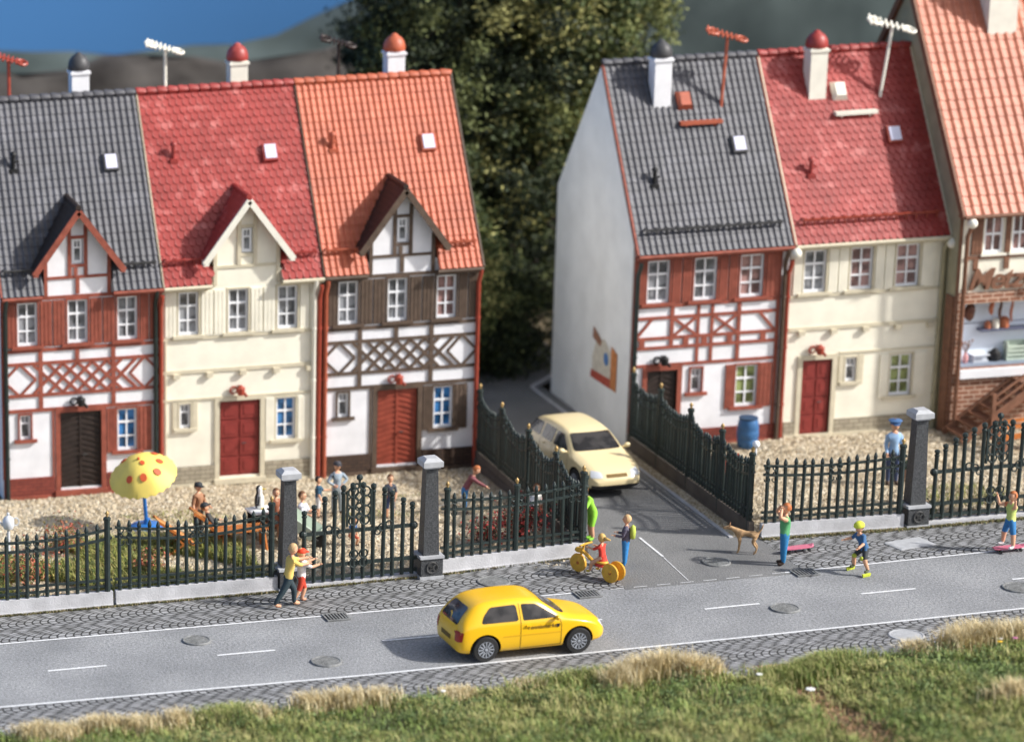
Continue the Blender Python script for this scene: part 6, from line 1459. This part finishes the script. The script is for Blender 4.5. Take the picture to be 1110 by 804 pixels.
shrub(8.0, -7.3, .8, 'dark red flowering shrub behind the corner fence', DR, 1400); shrub(7.0, -7.6, .6, 'smaller dark red shrub left of the corner fence shrub', DR, 1000)
shrub(18.75, -8.3, .45, 'small grey green plant at the foot of the right pillar', leafmats('sage', [(.16, .2, .12), (.25, .27, .18), (.3, .18, .12)]), 500)

# ---------------------------------------------------------------- trees behind the houses
def tree(label, x, y, H, rad, z0, cols, nclump, seed, trunk_r=.25, base=0.0, leaf=.085, per=240, name='broadleaf_tree', group=None, squash=1.):
    r_ = np.random.default_rng(seed); root = empty(name, (x, y, -.3), 0, label, 'tree', group)
    b = MB(); b.tube([(0, 0, 0), (.1, 0, H*.3), (-.1, .1, H*.6), (0, 0, H*.85)], [trunk_r, trunk_r*.8, trunk_r*.5, .05], 9)
    for k in range(9):
        a = k*2.4; h = H*(.25+.06*k); b.tube([(0, 0, h), (rad*.35*math.cos(a), rad*.35*math.sin(a), h+rad*.25), (rad*.7*math.cos(a), rad*.7*math.sin(a), h+rad*.5)], [trunk_r*.4, trunk_r*.25, .03], 6)
    b.build('trunk', M['dkbrown'], root, smooth='auto')
    P = []; MI = []
    zc = (H+z0)/2; hz = (H-z0)/2
    for k in range(nclump):
        d = r_.normal(size=3); d /= np.linalg.norm(d); rr = r_.uniform(.35, 1.0)**.5*(1+.16*math.sin(d[0]*5+seed)+.12*math.cos(d[2]*6+d[1]*4))
        c = np.array([d[0]*rad*rr, d[1]*rad*rr, zc+d[2]*hz*rr]); s = r_.uniform(.28, .62)
        n_ = int(per*s*1.8); q = r_.normal(0, 1, (n_, 3))*[s*.55, s*.55, s*.42]; P.append(c+q)
        m0 = r_.choice(len(cols), p=np.array([.34, .3, .2, .16])[:len(cols)]/sum([.34, .3, .2, .16][:len(cols)])); mm = np.full(n_, m0); ch = r_.random(n_) < .3; mm[ch] = r_.integers(0, len(cols), ch.sum()); MI.append(mm)
    P = np.concatenate(P); MI = np.concatenate(MI); ok = P[:, 2] > .1
    leaves('crown', P[ok], cols, MI[ok], leaf, root, flat=.5)
TL = leafmats('leaf_sun_green', [(.06, .085, .03), (.11, .14, .045), (.22, .24, .08), (.38, .36, .13)]); TD = leafmats('leaf_dark', [(.018, .028, .014), (.03, .043, .018), (.055, .075, .026), (.13, .15, .05)])  # TL and TD put sunlit and shaded foliage into the leaf colours
TG = 'trees behind the row houses'
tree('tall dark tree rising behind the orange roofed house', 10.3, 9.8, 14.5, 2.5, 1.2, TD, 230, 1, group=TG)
tree('broad tree with yellow green leaves coloured as sunlit between the two rows', 13.8, 11.0, 14.5, 3.1, 4.5, [TD[0], TD[1], TD[2], TL[3]], 330, 2, group=TG)  # pale leaves among dark ones paint sunlight into the crown
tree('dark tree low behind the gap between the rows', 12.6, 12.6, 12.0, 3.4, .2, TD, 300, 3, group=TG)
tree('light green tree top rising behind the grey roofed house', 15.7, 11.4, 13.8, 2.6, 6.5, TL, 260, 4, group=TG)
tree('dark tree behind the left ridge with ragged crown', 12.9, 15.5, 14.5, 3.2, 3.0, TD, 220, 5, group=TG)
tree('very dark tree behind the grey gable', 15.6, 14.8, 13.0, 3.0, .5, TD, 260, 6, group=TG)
tree('yellow green bush filling the gap beside the orange roofed house', 11.3, 8.2, 5.9, 1.35, 1.9, TL, 110, 8, .1, name='bush', leaf=.07, group=None)
tree('dark green hedge bush at the end of the side street', 13.2, 9.6, 3.6, 1.9, .1, TD, 130, 9, .1, name='bush', leaf=.07)
tree('dark bush at the back corner of the orange roofed house', 10.6, 10.6, 4.2, 1.9, .1, TD, 140, 10, .1, name='bush', leaf=.07)

# ---------------------------------------------------------------- hills and backdrop sky
def hill(name, yb, prof, m_, depth=6, seed=0, wob=.25):
    b = MB(); nx = 120; nz = 16; v = []; f_ = []
    for i in range(nx+1):
        x = -70+180*i/nx; h = interp(prof, x)+wob*math.sin(x*.8+seed)+wob*.3*math.sin(x*2.1)
        for j in range(nz+1):
            t = j/nz; v.append((x, yb+depth*(t**.8)+.3*math.sin(x*1.3+j), -.5+(h+.5)*math.sin(t*math.pi/2)**.85))
    for i in range(nx):
        for j in range(nz): a = i*(nz+1)+j; f_.append((a, a+nz+1, a+nz+2, a+1))
    b.add(v, f_); return tag(b.build(name, m_, smooth=True, fix=False), kind='structure')
hill('hills', 24, [(-70, 7.6), (-2, 7.75), (5, 7.5), (9.6, 7.35), (13.5, 8.7), (18, 10.8), (22, 13.5), (40, 12.5), (110, 13)], mat('distant_hill_green', (.05, .07, .07), .95, .35, .22, hue2=(.09, .115, .112)), 5, 1, .12)
hill('hills', 19, [(-70, 7.6), (-2, 8.0), (4, 8.2), (8, 8.0), (12, 8.2), (16, 8), (20, 7), (110, 6)], mat('brown_wooded_hill', (.05, .042, .038), .95, .5, .5, hue2=(.10, .09, .082)), 4, 4, .2)
b = MB(); v = []; f_ = []; n = 48
for i in range(n+1):
    a = R(-75+150*i/n); x = 20+110*math.sin(a); y = -74+110*math.cos(a)
    v += [(x, y, -1), (x, y, 60)]
f_ = [(2*i, 2*i+2, 2*i+3, 2*i+1) for i in range(n)]; b.add(v, f_); b.add([(x, y+.3, z) for x, y, z in v], [q[::-1] for q in f_])
tag(b.build('sky', mat('painted_sky_blue', (.05, .17, .39), .9, .07, .05), smooth=True, fix=False), kind='structure')
